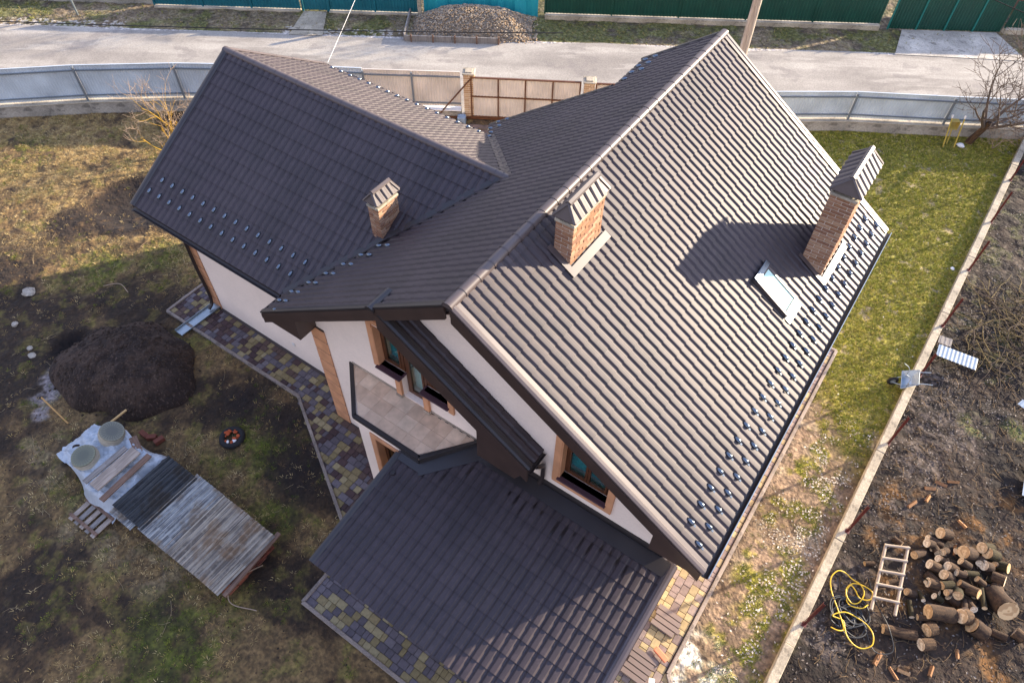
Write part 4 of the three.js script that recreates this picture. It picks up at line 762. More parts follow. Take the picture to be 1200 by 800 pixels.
// ribbed sheet in the local x-z plane, facing -y
function ribbed(x0, x1, z0, z1, pitch = 0.115, depth = 0.022, y = 0) {
  const pos = [], n = Math.max(1, Math.round((x1 - x0) / pitch)), p = (x1 - x0) / n, pr = [[0, 0], [0.36, 0], [0.5, 1], [0.86, 1], [1, 0]];
  for (let i = 0; i < n; i++) for (let k = 0; k < 4; k++) { const a = x0 + (i + pr[k][0]) * p, b = x0 + (i + pr[k + 1][0]) * p, ya = y - pr[k][1] * depth, yb = y - pr[k + 1][1] * depth; pos.push(a, ya, z0, b, yb, z0, b, yb, z1, a, ya, z0, b, yb, z1, a, ya, z1); }
  return metreUV(raw(pos));
}
function sheetFence(label, pts, o) {
  const F = thing('metal_fence', label, 'fence', [pts[0][0], pts[0][1], 0]);
  for (let i = 0; i + 1 < pts.length; i++) {
    const a = pts[i], b = pts[i + 1], { l, turn } = frameOf(a, b), dx = a[0] - pts[0][0], dy = a[1] - pts[0][1];
    const L_ = g => moved(g, dx, dy, 0, turn), P = (n, g, m) => part(n, Array.isArray(g) ? g.map(L_) : L_(g), m, F);
    P('plinth', box(0, l - 0.004, -0.13, 0.13, -0.2, o.plinth, 0.015), o.plinthMat || M.concrete);
    P('plinth_cap', box(-0.01, l - 0.006, -0.15, 0.15, o.plinth + 0.002, o.plinth + 0.04, 0.01), o.capMat || M.concretePale);
    const n = Math.round(l / o.bay), w = l / n;
    for (let k = 0; k < n; k++) {
      P('panel', ribbed(k * w + 0.004, (k + 1) * w - 0.004, o.plinth + 0.08, o.h, o.pitch || 0.1, 0.013, 0.06), o.mat);
      P('rail', box(k * w, (k + 1) * w - 0.003, -0.005, 0.035, o.h - 0.2, o.h - 0.16), o.post);
      P('rail', box(k * w, (k + 1) * w - 0.003, -0.005, 0.035, o.plinth + 0.2, o.plinth + 0.24), o.post);
      P('post', box(k * w - 0.03, k * w + 0.03, -0.068, -0.008, o.plinth, o.h - 0.02), o.post);
      P('top_trim', box(k * w, (k + 1) * w - 0.003, 0.028, 0.07, o.h - 0.005, o.h + 0.015), o.mat);
    }
  }
  return F;
}
sheetFence('pale blue-grey ribbed metal fence on a concrete plinth beside the overgrown garden', [[-30.5, -4.2], [-26.3, -0.1], [-23.16, 2.83], [-20.78, 5.0], [-18.1, 7.12], [-15.0, 9.25], [-12.6, 10.75]], { plinth: 0.42, h: 1.78, bay: 2.95, mat: M.fenceWhite, post: M.fencePost, pitch: 0.1 });
sheetFence('cream ribbed metal fence run on a low plinth ending at the sliding gate pillar', [[-12.58, 10.77], [-9.72, 12.62]], { plinth: 0.3, h: 1.74, bay: 1.7, mat: M.gatePanel, post: M.fencePost, capMat: M.white });
sheetFence('pale grey ribbed metal fence on a concrete plinth behind the lawn and bare tree', [[-4.3, 15.7], [-0.9, 18.05], [2.0, 20.15], [4.9, 21.88], [7.62, 23.55], [11.2, 25.7]], { plinth: 0.38, h: 1.48, bay: 3.2, mat: M.fenceWhite, post: M.fencePost });
// gate
{
  const a = [-9.32, 12.72], b = [-6.05, 14.72], { l, turn } = frameOf(a, b), g = thing('sliding_gate', 'wide sliding gate with brown steel frame and cream ribbed panels', 'gate', [...a, 0], turn);
  const z0 = 0.12, z1 = 1.66, t = 0.04, rows = [z0, (z0 + z1) / 2 + 0.04, z1];
  const n = 4, w = l / n;
  for (let i = 0; i < n; i++) for (let r = 0; r < 2; r++) part('panel', ribbed(i * w + t / 2, (i + 1) * w - t / 2, rows[r] + t / 2, rows[r + 1] - t / 2, 0.115, 0.012, 0.02), M.gatePanel, g);
  for (let i = 0; i <= n; i++) part('frame_bar', box(i * w - t / 2, i * w + t / 2, -0.03, 0.03, z0, z1), M.brown, g);
  for (const z of rows) part('frame_bar', box(-t / 2, l + t / 2, -0.034, 0.034, z - t / 2, z + t / 2), M.brown, g);
  part('brace', bar([-0.02, -0.02, 1.6], [-1.15, -0.02, 0.2], 0.03, 6), M.brown, g);
  part('bottom_rail', box(-1.2, l, -0.05, 0.05, 0.03, 0.1), M.brown, g);
  part('wheel_box', box(-0.5, -0.2, -0.42, -0.16, 0, 0.3, 0.03), M.blueSheet, g);
  const postBricks = [0xc4a27c, 0xb8946c, 0xcdb08c].map(c => std(c, 0.9, { map: rep(softTex, 4) }));
  const pillar = (x, y, label) => {
    const p = thing('gate_pillar', label, 'pillar', [x, y, 0], turn), c = part('core', box(-0.185, 0.185, -0.185, 0.185, 0, 1.72), M.mortar, p);
    const bg = cbox(0, 0.37, 0, 0.04, 0, 0.065, 0.005), bh = cbox(0, 0.18, 0, 0.04, 0, 0.065, 0.005); let k = 0;
    for (let z = 0.01; z < 1.65; z += 0.078, k++) for (const s of [0, 1]) { const two = k % 2; for (let q = 0; q < (two ? 2 : 1); q++) { const m = placed('brick', two ? bh : bg, pick(postBricks), c, s ? basis([0, 1, 0], [-1, 0, 0], [0, 0, 1], [0.19, -0.185 + q * 0.19, z]) : basis([1, 0, 0], [0, 1, 0], [0, 0, 1], [-0.185 + q * 0.19, -0.19, z])); void m; } }
    part('cap', [box(-0.22, 0.22, -0.22, 0.22, 1.722, 1.78, 0.015), box(-0.14, 0.14, -0.14, 0.14, 1.781, 1.81, 0.02)], M.concretePale, p);
  };
  pillar(-9.5, 12.85, 'brick gate pillar with pale cap where the cream fence run meets the gate'); pillar(-5.8, 14.88, 'brick gate pillar with pale cap between the sliding gate and the wicket');
  const a2 = [-5.58, 15.0], w2 = thing('wicket_gate', 'narrow wicket gate with brown steel frame beside the brick pillar', 'gate', [...a2, 0], turn);
  part('panel', ribbed(0.03, 1.0, 0.15, 1.6, 0.115, 0.012, 0.02), M.gatePanel, w2);
  for (const x of [0, 1.02]) part('frame_bar', box(x - 0.025, x + 0.025, -0.03, 0.03, 0.1, 1.66), M.brown, w2);
  for (const z of [0.12, 1.64]) part('frame_bar', box(0.026, 0.994, -0.028, 0.028, z - 0.025, z + 0.025), M.brown, w2);
  pillar(-4.4, 15.65, 'brick gate pillar with pale cap closing the wicket beside the roof eave');
}
// paved yard inside the gate
struct('gate_yard', prism([[-10.5, 7.6], [-4.5, 8.1], [-4.2, 15.2], [-9.2, 12.4], [-12.2, 10.4], [-11.5, 8]], 'z', -0.05, 0.006), std(0x8a7468, 0.9, { map: rep(concreteTex, 1.2), bumpMap: rep(grainTex, 3), bumpScale: 0.01 }));

// far side of the road
const RT = Math.atan2(RD[1], RD[0]);
function farFence(name, label, s0, s1, n, o) {
  const [x, y] = road(s0, n), F = thing(name, label, 'fence', [x, y, 0], RT), l = s1 - s0, k = Math.round(l / o.bay), w = l / k;
  if (o.plinth) part('plinth', box(0, l, -0.16, 0.1, -0.1, o.plinth, 0.02), o.plinthMat || M.concretePale, F);
  for (let i = 0; i < k; i++) { part('panel', ribbed(i * w + 0.004, (i + 1) * w - 0.004, (o.plinth || 0) + 0.02, o.h, 0.14, 0.02, 0), o.mat, F); part('post', box(i * w - 0.035, i * w + 0.035, -0.06, -0.022, o.plinth || 0, o.h + (o.up || 0)), o.post, F); }
  return F;
}
farFence('metal_fence', 'dark green ribbed metal fence on a pale plinth across the road', 1.6, 15.9, 23.35, { plinth: 0.2, h: 1.35, bay: 2.86, mat: M.green, post: M.green });
farFence('metal_fence', 'dark green gate section with lighter posts behind the concrete apron', 16.3, 21.1, 23.35, { plinth: 0, h: 1.5, bay: 1.2, mat: M.green, post: M.greenPost, up: 0.08 });
farFence('metal_fence', 'dark green ribbed metal fence continuing past the gate apron', 21.2, 33, 23.35, { plinth: 0.2, h: 1.35, bay: 2.95, mat: M.green, post: M.green });
farFence('metal_fence', 'teal blue ribbed metal fence along the grass verge across the road', -15.3, -8.95, 23.3, { plinth: 0.06, h: 1.7, bay: 2.1, mat: M.teal, post: M.teal });
farFence('metal_fence', 'teal blue ribbed metal fence between the footpath and the gravel heap', -7.7, -3.7, 23.3, { plinth: 0.06, h: 1.7, bay: 2.0, mat: M.teal, post: M.teal });
farFence('metal_fence', 'low old concrete and brick garden wall on the grass verge', -34, -15.4, 23.6, { plinth: 0.5, h: 0.55, bay: 9, mat: M.concrete, post: M.concrete, plinthMat: M.concrete });
{ const [x, y] = road(-8.85, 23.3), g = thing('garden_gate', 'teal blue garden gate at the end of the concrete footpath', 'gate', [x, y, 0], RT); part('panel', ribbed(0.05, 1.05, 0.05, 1.6, 0.14, 0.02, 0), M.teal, g); part('post', box(-0.03, 0.04, -0.05, 0.03, 0, 1.75), M.teal, g); part('post', box(1.06, 1.13, -0.05, 0.03, 0, 1.75), M.teal, g); }
{ // teal tarpaulin fence behind the gravel
  const pos = [], n = 40, l = 4.9, z = i => 1.5 + 0.05 * Math.sin(i * 1.7), yy = (i, k) => 0.05 * Math.sin(i * 0.9 + k) + 0.03 * Math.sin(i * 2.3);
  const q = (i, k) => [i / n * l, yy(i, k), k ? z(i) : 0.05]; for (let i = 0; i < n; i++) pos.push(...q(i, 0), ...q(i + 1, 0), ...q(i + 1, 1), ...q(i, 0), ...q(i + 1, 1), ...q(i, 1));
  const [x, y] = road(-3.6, 23.35); solo('tarpaulin', metreUV(raw(pos)), new THREE.MeshPhysicalMaterial({ color: 0x1a97a2, roughness: 0.7, side: THREE.DoubleSide }), 'bright turquoise tarpaulin hung as a screen behind the gravel heap', 'tarpaulin', [x, y, 0], RT);
}
// gravel heap in its board frame
{
  const gc = [-1.4, 22.2]; const heapH = (u, v) => Math.max(0, 0.8 * Math.pow(Math.max(0, 1 - Math.pow(Math.abs(u) / 2.5, 2.4)), 0.9) * Math.max(0, 1 - Math.pow(Math.abs(v - 0.15) / 1.15, 2.2)) + (fbm(u * 3 + 9, v * 3, 311) - 0.5) * 0.14);
  const pos = [], idx = [], N = 50, Mv = 26, uv = []; for (let j = 0; j <= Mv; j++) for (let i = 0; i <= N; i++) { const u = -2.6 + 5.2 * i / N, v = -1.1 + 2.3 * j / Mv; pos.push(u, v, heapH(u, v) - 0.02); uv.push(u, v); } for (let j = 0; j < Mv; j++) for (let i = 0; i < N; i++) { const a = j * (N + 1) + i; idx.push(a, a + 1, a + N + 2, a, a + N + 2, a + N + 1); }
  let g = new THREE.BufferGeometry(); g.setAttribute('position', new THREE.Float32BufferAttribute(pos, 3)); g.setAttribute('uv', new THREE.Float32BufferAttribute(uv, 2)); g.setIndex(idx); g = g.toNonIndexed(); g.computeVertexNormals();
  const [x, y] = road(...gc); const H = thing('gravel_heap', 'heap of crushed grey and tan gravel inside a board edging', 'gravel', [x, y, 0], RT);
  part('mound', g, std(0x9a8f80, 1, { map: rep(concreteTex, 1.3), bumpMap: rep(grainTex, 4), bumpScale: 0.03 }), H);
  const st = []; for (const k of [0, 1, 2]) { const b = new THREE.IcosahedronGeometry(0.05, 0); const p = b.attributes.position; for (let i = 0; i < p.count; i++) { const h = 0.75 + 0.5 * hash(Math.round(p.getX(i) * 1e3), Math.round(p.getY(i) * 1e3) + Math.round(p.getZ(i) * 7e2), k); p.setXYZ(i, p.getX(i) * h, p.getY(i) * h, p.getZ(i) * h * 0.7); } b.computeVertexNormals(); st.push(flat(b)); }
  const mt = [0xa2937e, 0x7d7264, 0x9a8162].map(c => std(c, 0.95)); for (let k = 0; k < 3; k++) { const l = []; for (let i = 0; i < 1300; i++) { const u = rr(-2.6, 2.7), v = rr(-1.1, 1.2), h = heapH(u, v); if (h < 0.02 && rnd() < 0.8) continue; const s = rr(0.4, 1.0), q = st[k].clone(); q.scale(s, s, s); q.rotateZ(rnd() * 6.3); q.translate(u, v, h + 0.01); l.push(q); } const m = part('stones', l, mt[k], H); m.userData.kind = 'stuff'; }
  const E_ = thing('board_edging', 'weathered board edging staked along the front of the gravel heap', 'edging', [x, y, 0], RT);
  for (let i = 0; i < 2; i++) part('board', box(-2.75 + i * 1.95, -0.82 + i * 1.95, -1.2, -1.14, 0, 0.26, 0.006), M.oldWood3, E_); part('board', box(-2.8, -2.74, -1.14, 1.0, 0, 0.3, 0.006), M.oldWood3, E_);
  for (let i = 0; i < 5; i++) part('stake', box(-2.5 + i * 0.9, -2.44 + i * 0.9, -1.26, -1.205, 0, 0.34), M.oldWood2, E_);
  const [px_, py_] = road(-3.75, 23.05); solo('corner_post', box(-0.07, 0.07, -0.07, 0.07, 0, 1.9, 0.01), M.concretePale, 'pale concrete post between the teal fence and the gravel heap', 'post', [px_, py_, 0], RT);
}
// poles and cables
solo('white_post', limb([[0, 0, 0, 0.045], [0, 0, 2.6, 0.045]], 8), M.zinc, 'thin pale metal post standing in the grass verge', 'post', [-27.4, 8.9, 0]);
{
  const p = thing('utility_pole', 'grey timber utility pole rising behind the ridge end by the road', 'utility pole', [-1.95, 18.72, 0]);
  part('pole', limb([[0, 0, 0, 0.17], [0, 0, 8.5, 0.12]], 10), M.poleWood, p); part('crossarm', box(-0.7, 0.7, -0.05, 0.05, 7.6, 7.72, 0.01), M.poleWood, p);
  for (const x of [-0.6, 0, 0.6]) part('insulator', limb([[x, 0, 7.72, 0.03], [x, 0, 7.8, 0.055], [x, 0, 7.88, 0.03]], 8), M.pale, p);
}
const cable = (label, a, b, r, sag, mat) => { const n = 24, pts = []; for (let i = 0; i <= n; i++) { const t = i / n; pts.push([a[0] + (b[0] - a[0]) * t, a[1] + (b[1] - a[1]) * t, a[2] + (b[2] - a[2]) * t - sag * 4 * t * (1 - t), r]); } solo('overhead_cable', limb(pts, 5), mat, label, 'cable'); };
cable('black overhead cable crossing above the road towards the teal fence', [-22.2, -0.7, 5.55], [-4.6, 10.75, 5.6], 0.014, 0.12, M.black);
cable('pale service wire running from the wing eave out over the road', [-10.2, 7.3, 4.45], [-12.6, 12.6, 5.6], 0.006, 0.03, M.white);
cable('thin black cable above the concrete apron and green gate', [-1.95, 18.7, 7.4], [9.5, 19.3, 5.3], 0.012, 0.35, M.black);
// low concrete wall between lawn and wood yard
{
  const y0 = -4, y1 = 24, n = 10, W = thing('garden_wall', 'low pale concrete wall dividing the lawn from the wood yard', 'wall', [wallX(y0), y0, 0]);
  const turn = -Math.atan(0.0262), l = (y1 - y0) / n;
  for (let i = 0; i < n; i++) { const d = i * l; part('wall_section', moved(box(-0.1, 0.1, 0.003, l - 0.003, -0.2, 0.25 + 0.012 * Math.sin(i * 2.1), 0.012), d * 0.0262, d, 0, turn), M.concretePale, W); }
  const PY = [2.16, 4.7, 7.52, 10.09, 12.23, 14.94, 17.57, 20.2];
  for (const y of PY) { const p = thing('fence_post', 'rust red angle iron fence post set on the low concrete wall', 'fence post', [wallX(y) + 0.08, y, 0.24], 0, 'red posts along the concrete wall'); const h = y === 10.09 ? 0.95 : rr(1.15, 1.28); part('angle_iron', [box(-0.024, 0.024, -0.004, 0.0, 0, h)], M.red, p); part('angle_flange', box(-0.03, -0.026, 0.0, 0.05, 0, h), M.red, p); part('foot_plate', box(-0.05, 0.05, -0.05, 0.06, 0.012, 0.02), M.red, p); }
}
console.log('fences done');

// ---------------------------------------------------------------- things in the left yard
const gz = (x, y) => groundZ(x, y);
{ // soil heap
  const cx = -9.9, cy = -1.7, pos = [], uv = [], idx = [], N = 72, R_ = 30;
  const outline = a => 1 + 0.1 * Math.sin(a * 2 + 0.6) + 0.06 * Math.sin(a * 3 + 2) + 0.05 * Math.sin(a * 7);
  const rx = 1.85, ry = 1.62; const hgt = (x, y, t) => 0.85 * Math.pow(Math.max(0, 1 - Math.pow(t, 2.6)), 0.8) + (fbm(x * 2.2, y * 2.2, 331) - 0.5) * 0.24 * (1 - t * 0.6) + (fbm(x * 9, y * 9, 341, 3) - 0.5) * 0.14;
  for (let j = 0; j <= R_; j++) for (let i = 0; i <= N; i++) { const a = i / N * Math.PI * 2, t = j / R_, o = outline(a), x = Math.cos(a) * rx * t * o, y = Math.sin(a) * ry * t * o; pos.push(x, y, hgt(x, y, t) * (t > 0.97 ? 0.2 : 1) - (j === R_ ? 0.2 : 0)); uv.push(x * 0.6, y * 0.6); }
  for (let j = 0; j < R_; j++) for (let i = 0; i < N; i++) { const a = j * (N + 1) + i; idx.push(a, a + N + 1, a + N + 2, a, a + N + 2, a + 1); }
  let g = new THREE.BufferGeometry(); g.setAttribute('position', new THREE.Float32BufferAttribute(pos, 3)); g.setAttribute('uv', new THREE.Float32BufferAttribute(uv, 2)); g.setIndex(idx); g.computeVertexNormals(); g = g.toNonIndexed();
  const st = canvasTex(512, (i, j) => { const a = wf(i / 512, j / 512, 6, 351, 5), b = wf(i / 512, j / 512, 50, 355, 2); let c = mix(hx(0x291d15), hx(0x3d2e23), sstep(0.35, 0.65, a)); c = mix(c, hx(0x5a493c), sstep(0.66, 0.78, b) * 0.7); return mix(c, hx(0x241a16), sstep(0.66, 0.8, 1 - b) * 0.6); });
  const H = thing('soil_heap', 'broad heap of dug dark brown soil beside the paving', 'soil', [cx, cy, gz(cx, cy) - 0.02]); part('mound', g, std(0xffffff, 1, { map: st, bumpMap: rep(grainTex, 1.6), bumpScale: 0.05 }), H);
  const cl = []; const b = flat(new THREE.IcosahedronGeometry(0.04, 0)); for (let i = 0; i < 700; i++) { const a = rnd() * 6.28, t = Math.sqrt(rnd()) * 1.08, o = outline(a), x = Math.cos(a) * rx * t * o, y = Math.sin(a) * ry * t * o, s = rr(0.3, 1.2), q = b.clone(); q.scale(s, s * rr(0.7, 1.2), s * 0.7); q.rotateZ(rnd() * 6); q.translate(x, y, Math.max(0, hgt(x, y, Math.min(1, t))) + 0.005); cl.push(q); } const cm = part('clods', cl, std(0x35281d, 1), H); cm.userData.kind = 'stuff';
}
solo('wooden_stake', limb([[-10.56, -3.56, 0.45, 0.02], [-9.62, -3.6, 0.16, 0.02]].map(p => [p[0] + 10.56, p[1] + 3.56, p[2], p[3]]), 7), std(0xb08850, 0.8), 'plain yellowish wooden stick leaning beside the soil heap', 'stick', [-10.56, -3.56, -0.05]);
{ // brick stack under the sheets
  const S = thing('brick_stack', 'stack of red bricks under old corrugated sheets', 'bricks', [-4.7, -3.6, 0]); const bg = cbox(0, 0.25, 0, 0.12, 0, 0.065, 0.004);
  part('stack_core', box(-1.65, 1.42, -0.56, 0.58, -0.02, 0.5), M.brickRed, S);
  let k = 0; const bm = [0x8a4a36, 0x7a4030, 0x965a42, 0x6d3c30].map(c => std(c, 0.9, { map: rep(softTex, 4) }));
  for (let r = 0; r < 8; r++) { for (let i = 0; i < 9; i++) placed('brick', bg, pick(bm), S, basis([0, 1, 0], [-1, 0, 0], [0, 0, 1], [1.56 + rr(-0.03, 0.04), -0.6 + i * 0.13, 0.0 + r * 0.068])); for (let i = 0; i < 12; i++) if (k++ < 150) placed('brick', bg, pick(bm), S, basis([1, 0, 0], [0, 1, 0], [0, 0, 1], [-1.65 + i * 0.257, -0.68 + rr(-0.02, 0.02), r * 0.068])); }
}
// corrugated fibre-cement sheets laid across the stack
{
  const sheet = (w, l, mat, label, x, y, z, turn, tilt, dark) => {
    const n = Math.round(w / 0.125), pos = [], nor = [], uv = [], A = 0.028, SEG = 8, pts = []; for (let i = 0; i <= n * SEG; i++) { const t = i / SEG / n; pts.push([t * w - w / 2, A * Math.sin(i / SEG * Math.PI * 2)]); }
    const sec = [...pts.map(p => [p[0], p[1] + 0.004]), ...pts.slice().reverse().map(p => [p[0], p[1] - 0.004])];
    const g = sweep(sec, [0, -l / 2, 0], [0, l / 2, 0], [1, 0, 0], [0, 0, 1]); const p = g.attributes.position, u = []; const o = rnd(); for (let i = 0; i < p.count; i++) u.push(p.getX(i) / 1.6 + o, p.getY(i) / 1.8 + o); g.setAttribute('uv', new THREE.Float32BufferAttribute(u, 2)); g.rotateY(tilt); void nor; void uv; void pos; void dark;
    return solo('corrugated_sheet', g, mat, label, 'roofing sheet', [x, y, z], turn);
  };
  sheet(1.0, 1.52, M.slateDark, 'blackened corrugated sheet lying next to the plastic cover', -5.95, -3.62, 0.66, 0.0, 0.01);
  sheet(0.95, 1.62, M.slate, 'corrugated sheet with pale worn end lying second on the brick stack', -5.08, -3.6, 0.625, 0.0, 0.02);
  sheet(0.95, 1.6, M.slateWarm, 'grey-brown streaked corrugated sheet in the middle of the brick stack', -4.28, -3.6, 0.615, 0.01, 0.015);
  sheet(0.98, 1.58, M.slateWarm, 'tan streaked corrugated sheet lying at the open end of the brick stack', -3.5, -3.6, 0.61, -0.01, 0.02);
  sheet(0.75, 0.4, M.slate, 'short piece of grey corrugated sheet poking out below the blackened one', -6.05, -4.32, 0.6, 0.0, 0.0);
  solo('plank', box(-0.05, 0.05, -0.8, 0.82, 0, 0.05, 0.004), M.oldWood2, 'narrow plank laid along the edge of the last corrugated sheet', 'plank', [-2.98, -3.52, 0.52], 0.05);
}
{ // plastic cover over more bricks, crumpled
  const pos = [], uv = [], idx = [], N = 60, K = 44, X0 = -9.05, X1 = -6.5, Y0 = -4.62, Y1 = -2.85; const base = (x, y) => { const cx = (x + 7.6) / 1.35, cy = (y + 3.7) / 0.85; const d = Math.max(Math.abs(cx), Math.abs(cy)) + 0.12 * Math.sin(x * 5) * Math.sin(y * 6); return 0.42 * sstep(1.05, 0.72, d) + 0.16 * (1 - 2 * Math.abs(fbm(x * 1.9 + 3, y * 1.9, 373, 2) - 0.5)) * sstep(1.35, 0.7, d) + 0.14 * (0.5 - Math.abs(fbm(x * 4.2, y * 4.2, 371, 3) - 0.5) * 2) + 0.05 * (0.5 - Math.abs(fbm(x * 10, y * 10, 375, 2) - 0.5) * 2); };
  const ex = (x, y) => { const e = 0.1 * Math.sin(y * 5.1 + 1) + 0.08 * Math.sin(y * 11); return e; };
  for (let j = 0; j <= K; j++) for (let i = 0; i <= N; i++) { const u = i / N, v = j / K; let x = X0 + (X1 - X0) * u, y = Y0 + (Y1 - Y0) * v; const cut = 1 - 0.55 * Math.pow(1 - u, 1.6); y = -3.72 + (y + 3.72) * cut + 0.07 * Math.sin(x * 5.3) * (v < 0.1 || v > 0.9 ? 1 : 0.2); x += ex(x, y) * (u < 0.15 ? 1 : 0.1); pos.push(x + 7.6, y + 3.7, Math.max(0.03, base(x, y))); uv.push(x, y); }
  for (let j = 0; j < K; j++) for (let i = 0; i < N; i++) { const a = j * (N + 1) + i; idx.push(a, a + 1, a + N + 2, a, a + N + 2, a + N + 1); }
  let g = new THREE.BufferGeometry(); g.setAttribute('position', new THREE.Float32BufferAttribute(pos, 3)); g.setAttribute('uv', new THREE.Float32BufferAttribute(uv, 2)); g.setIndex(idx); g = g.toNonIndexed(); g.computeVertexNormals();
  solo('plastic_sheet', g, M.plastic, 'crumpled pale plastic sheet draped over building materials', 'plastic sheet', [-7.6, -3.7, 0]);
  const drum = (label, x, y, z, r, h, tx, ty, lid) => { const p = thing('wooden_drum', label, 'drum', [x, y, z]); const body = []; for (let i = 0; i <= 6; i++) { const t = i / 6; body.push([0, 0, h * t, r * (0.93 + 0.07 * Math.sin(t * Math.PI))]); } const A = limb(body, 24); A.rotateX(tx); A.rotateY(ty); part('body', A, M.capstone, p); const T = limb([[0, 0, h + 0.001, r * 0.93], [0, 0, h + 0.02, r * 0.9]], 24); T.rotateX(tx); T.rotateY(ty); part('lid', T, lid, p); };
  const lidTex = canvasTex(256, (i, j) => mix(mix(hx(0x8d8d80), hx(0xb5b2a0), wf(i / 256, j / 256, 5, 381, 5)), hx(0x7a7c78), sstep(0.55, 0.7, wf(i / 256, j / 256, 9, 391, 4))));
  drum('round grey-green drum standing upright on the plastic sheet', -7.95, -3.98, 0.58, 0.3, 0.2, 0.1, 0.05, std(0xc2c4b4, 0.9, { map: rep(lidTex, 2) }));
  drum('rounded grey drum tipped over beside the upright one', -8.02, -3.3, 0.56, 0.29, 0.3, -0.25, 0.35, std(0xc8c8c0, 0.9, { map: rep(lidTex, 2) }));
  for (const [label, x, y, z, l, w, t, m] of [['wide grey board lying across the plastic sheet', -7.08, -3.78, 0.74, 1.15, 0.3, 0.02, M.oldWood], ['narrow silvery board against the wide grey one', -7.34, -3.85, 0.75, 1.1, 0.14, 0.0, M.oldWood3], ['reddish brown board between the plastic and the blackened sheet', -6.73, -3.78, 0.7, 1.35, 0.15, 0.06, M.oldWood2], ['short plank end beside the tipped drum', -7.35, -3.1, 0.58, 0.5, 0.18, 1.2, M.oldWood2]]) solo('board', box(-w / 2, w / 2, -l / 2, l / 2, 0, 0.04, 0.004), m, label, 'board', [x, y, z], t);
  solo('log_piece', limb([[-0.16, 0, 0, 0.11], [0.16, 0, 0, 0.11]], 12), std(0x7a5f52, 0.9, { map: rep(barkTex, 2) }), 'short brown log piece lying on the outer corner of the plastic', 'log', [-8.45, -4.0, 0.42], -0.7);
  solo('timber_offcut', bar([0, 0, 0], [0.05, 0.5, 0.05], 0.03), std(0xc2a06a, 0.8), 'light timber stick poking out behind the tipped drum', 'stick', [-8.45, -3.1, 0.5]);
  for (let i = 0; i < 3; i++) solo('block', box(-0.12, 0.12, -0.06, 0.06, 0, 0.13, 0.006), M.brickRed, 'loose brick at the back edge of the plastic sheet', 'brick', [-7.85 + i * 0.22, -2.72 + 0.05 * i, 0.02], i * 0.7, 'loose bricks behind the plastic');
}
{ // pallet
  const P = thing('pallet', 'small weathered slatted pallet lying by the brick stack', 'pallet', [-7.0, -4.8, 0.03], 0.03);
  for (let i = 0; i < 5; i++) part('slat', box(-0.42 + i * 0.19, -0.30 + i * 0.19, -0.3, 0.3, 0.05, 0.075, 0.003), i % 2 ? M.oldWood3 : M.oldWood, P).rotation.y = 0;
  for (const y of [-0.24, 0.2]) part('batten', box(-0.46, 0.48, y, y + 0.07, 0.077, 0.105, 0.003), M.oldWood2, P);
}
{ // fire ring
  const x = -6.05, y = -1.53; const pos = []; const T = flat(new THREE.TorusGeometry(0.24, 0.075, 10, 28)); solo('tyre_ring', T, M.tyre, 'blackened tyre ring holding orange brick rubble', 'tyre', [x, y, 0.05]); void pos;
  const R0 = thing('brick_rubble', 'broken orange brick rubble heaped inside the tyre ring', 'rubble', [x, y, 0.0]); const b = flat(new THREE.DodecahedronGeometry(0.05, 0)); for (let i = 0; i < 26; i++) { const a = rnd() * 6.3, r = Math.sqrt(rnd()) * 0.19, q = b.clone(); q.scale(rr(0.6, 1.3), rr(0.6, 1.1), rr(0.4, 0.8)); q.rotateZ(rnd() * 6); q.translate(Math.cos(a) * r - 0.02, Math.sin(a) * r, 0.05 + rnd() * 0.08); part('shard', q, i % 6 === 5 ? M.white : M.rubble, R0); }
}
// zinc trough below the downpipe
{ const a = [-9.72, 1.15], b = [-9.78, -0.08], t = thing('drain_trough', 'pale zinc trough carrying roof water across the paving', 'trough', [-9.75, 0.55, 0.03]); const l = 1.32, sec = [[-0.16, 0.06], [-0.15, 0.06], [-0.14, 0.012], [0.14, 0.012], [0.15, 0.06], [0.16, 0.06], [0.15, 0.0], [-0.15, 0.0]]; part('channel', sweep(sec, [0.03, l / 2 + 0.02, 0.03], [-0.03, -l / 2, 0.0], [1, 0, 0], [0, 0, 1]), M.zinc, t); void a; void b; }
// loose stones
const stoneGeo = k => { const b = flat(new THREE.IcosahedronGeometry(0.12, 1)), p = b.attributes.position; for (let i = 0; i < p.count; i++) { const h = 0.75 + 0.5 * vnoise(p.getX(i) * 9 + k * 7, p.getY(i) * 9 + p.getZ(i) * 11, k); p.setXYZ(i, p.getX(i) * h, p.getY(i) * h, p.getZ(i) * h * 0.6); } b.computeVertexNormals(); return metreUV(b); };
for (const [x, y, s, label] of [[-14.55, -1.6, 1.5, 'pale grey stone alone in the dry grass beyond the soil heap'], [-12.4, -2.85, 0.9, 'cluster stone in dry grass left of the soil heap'], [-12.65, -2.75, 0.7, 'small pale stone touching its cluster in the dry grass'], [-13.8, -2.5, 0.8, 'grey stone lying between the dry grass tufts'], [5.78, 21.63, 1.1, 'round white stone at the foot of the bare tree'], [7.1, 15.05, 0.6, 'small white stone on the lawn beside the concrete wall']]) { const g = stoneGeo(Math.round(s * 10)); g.scale(s, s, s); solo('stone', g, x > 5 ? M.white : M.stone, label, 'stone', [x, y, gz(x, y) + 0.02]); }

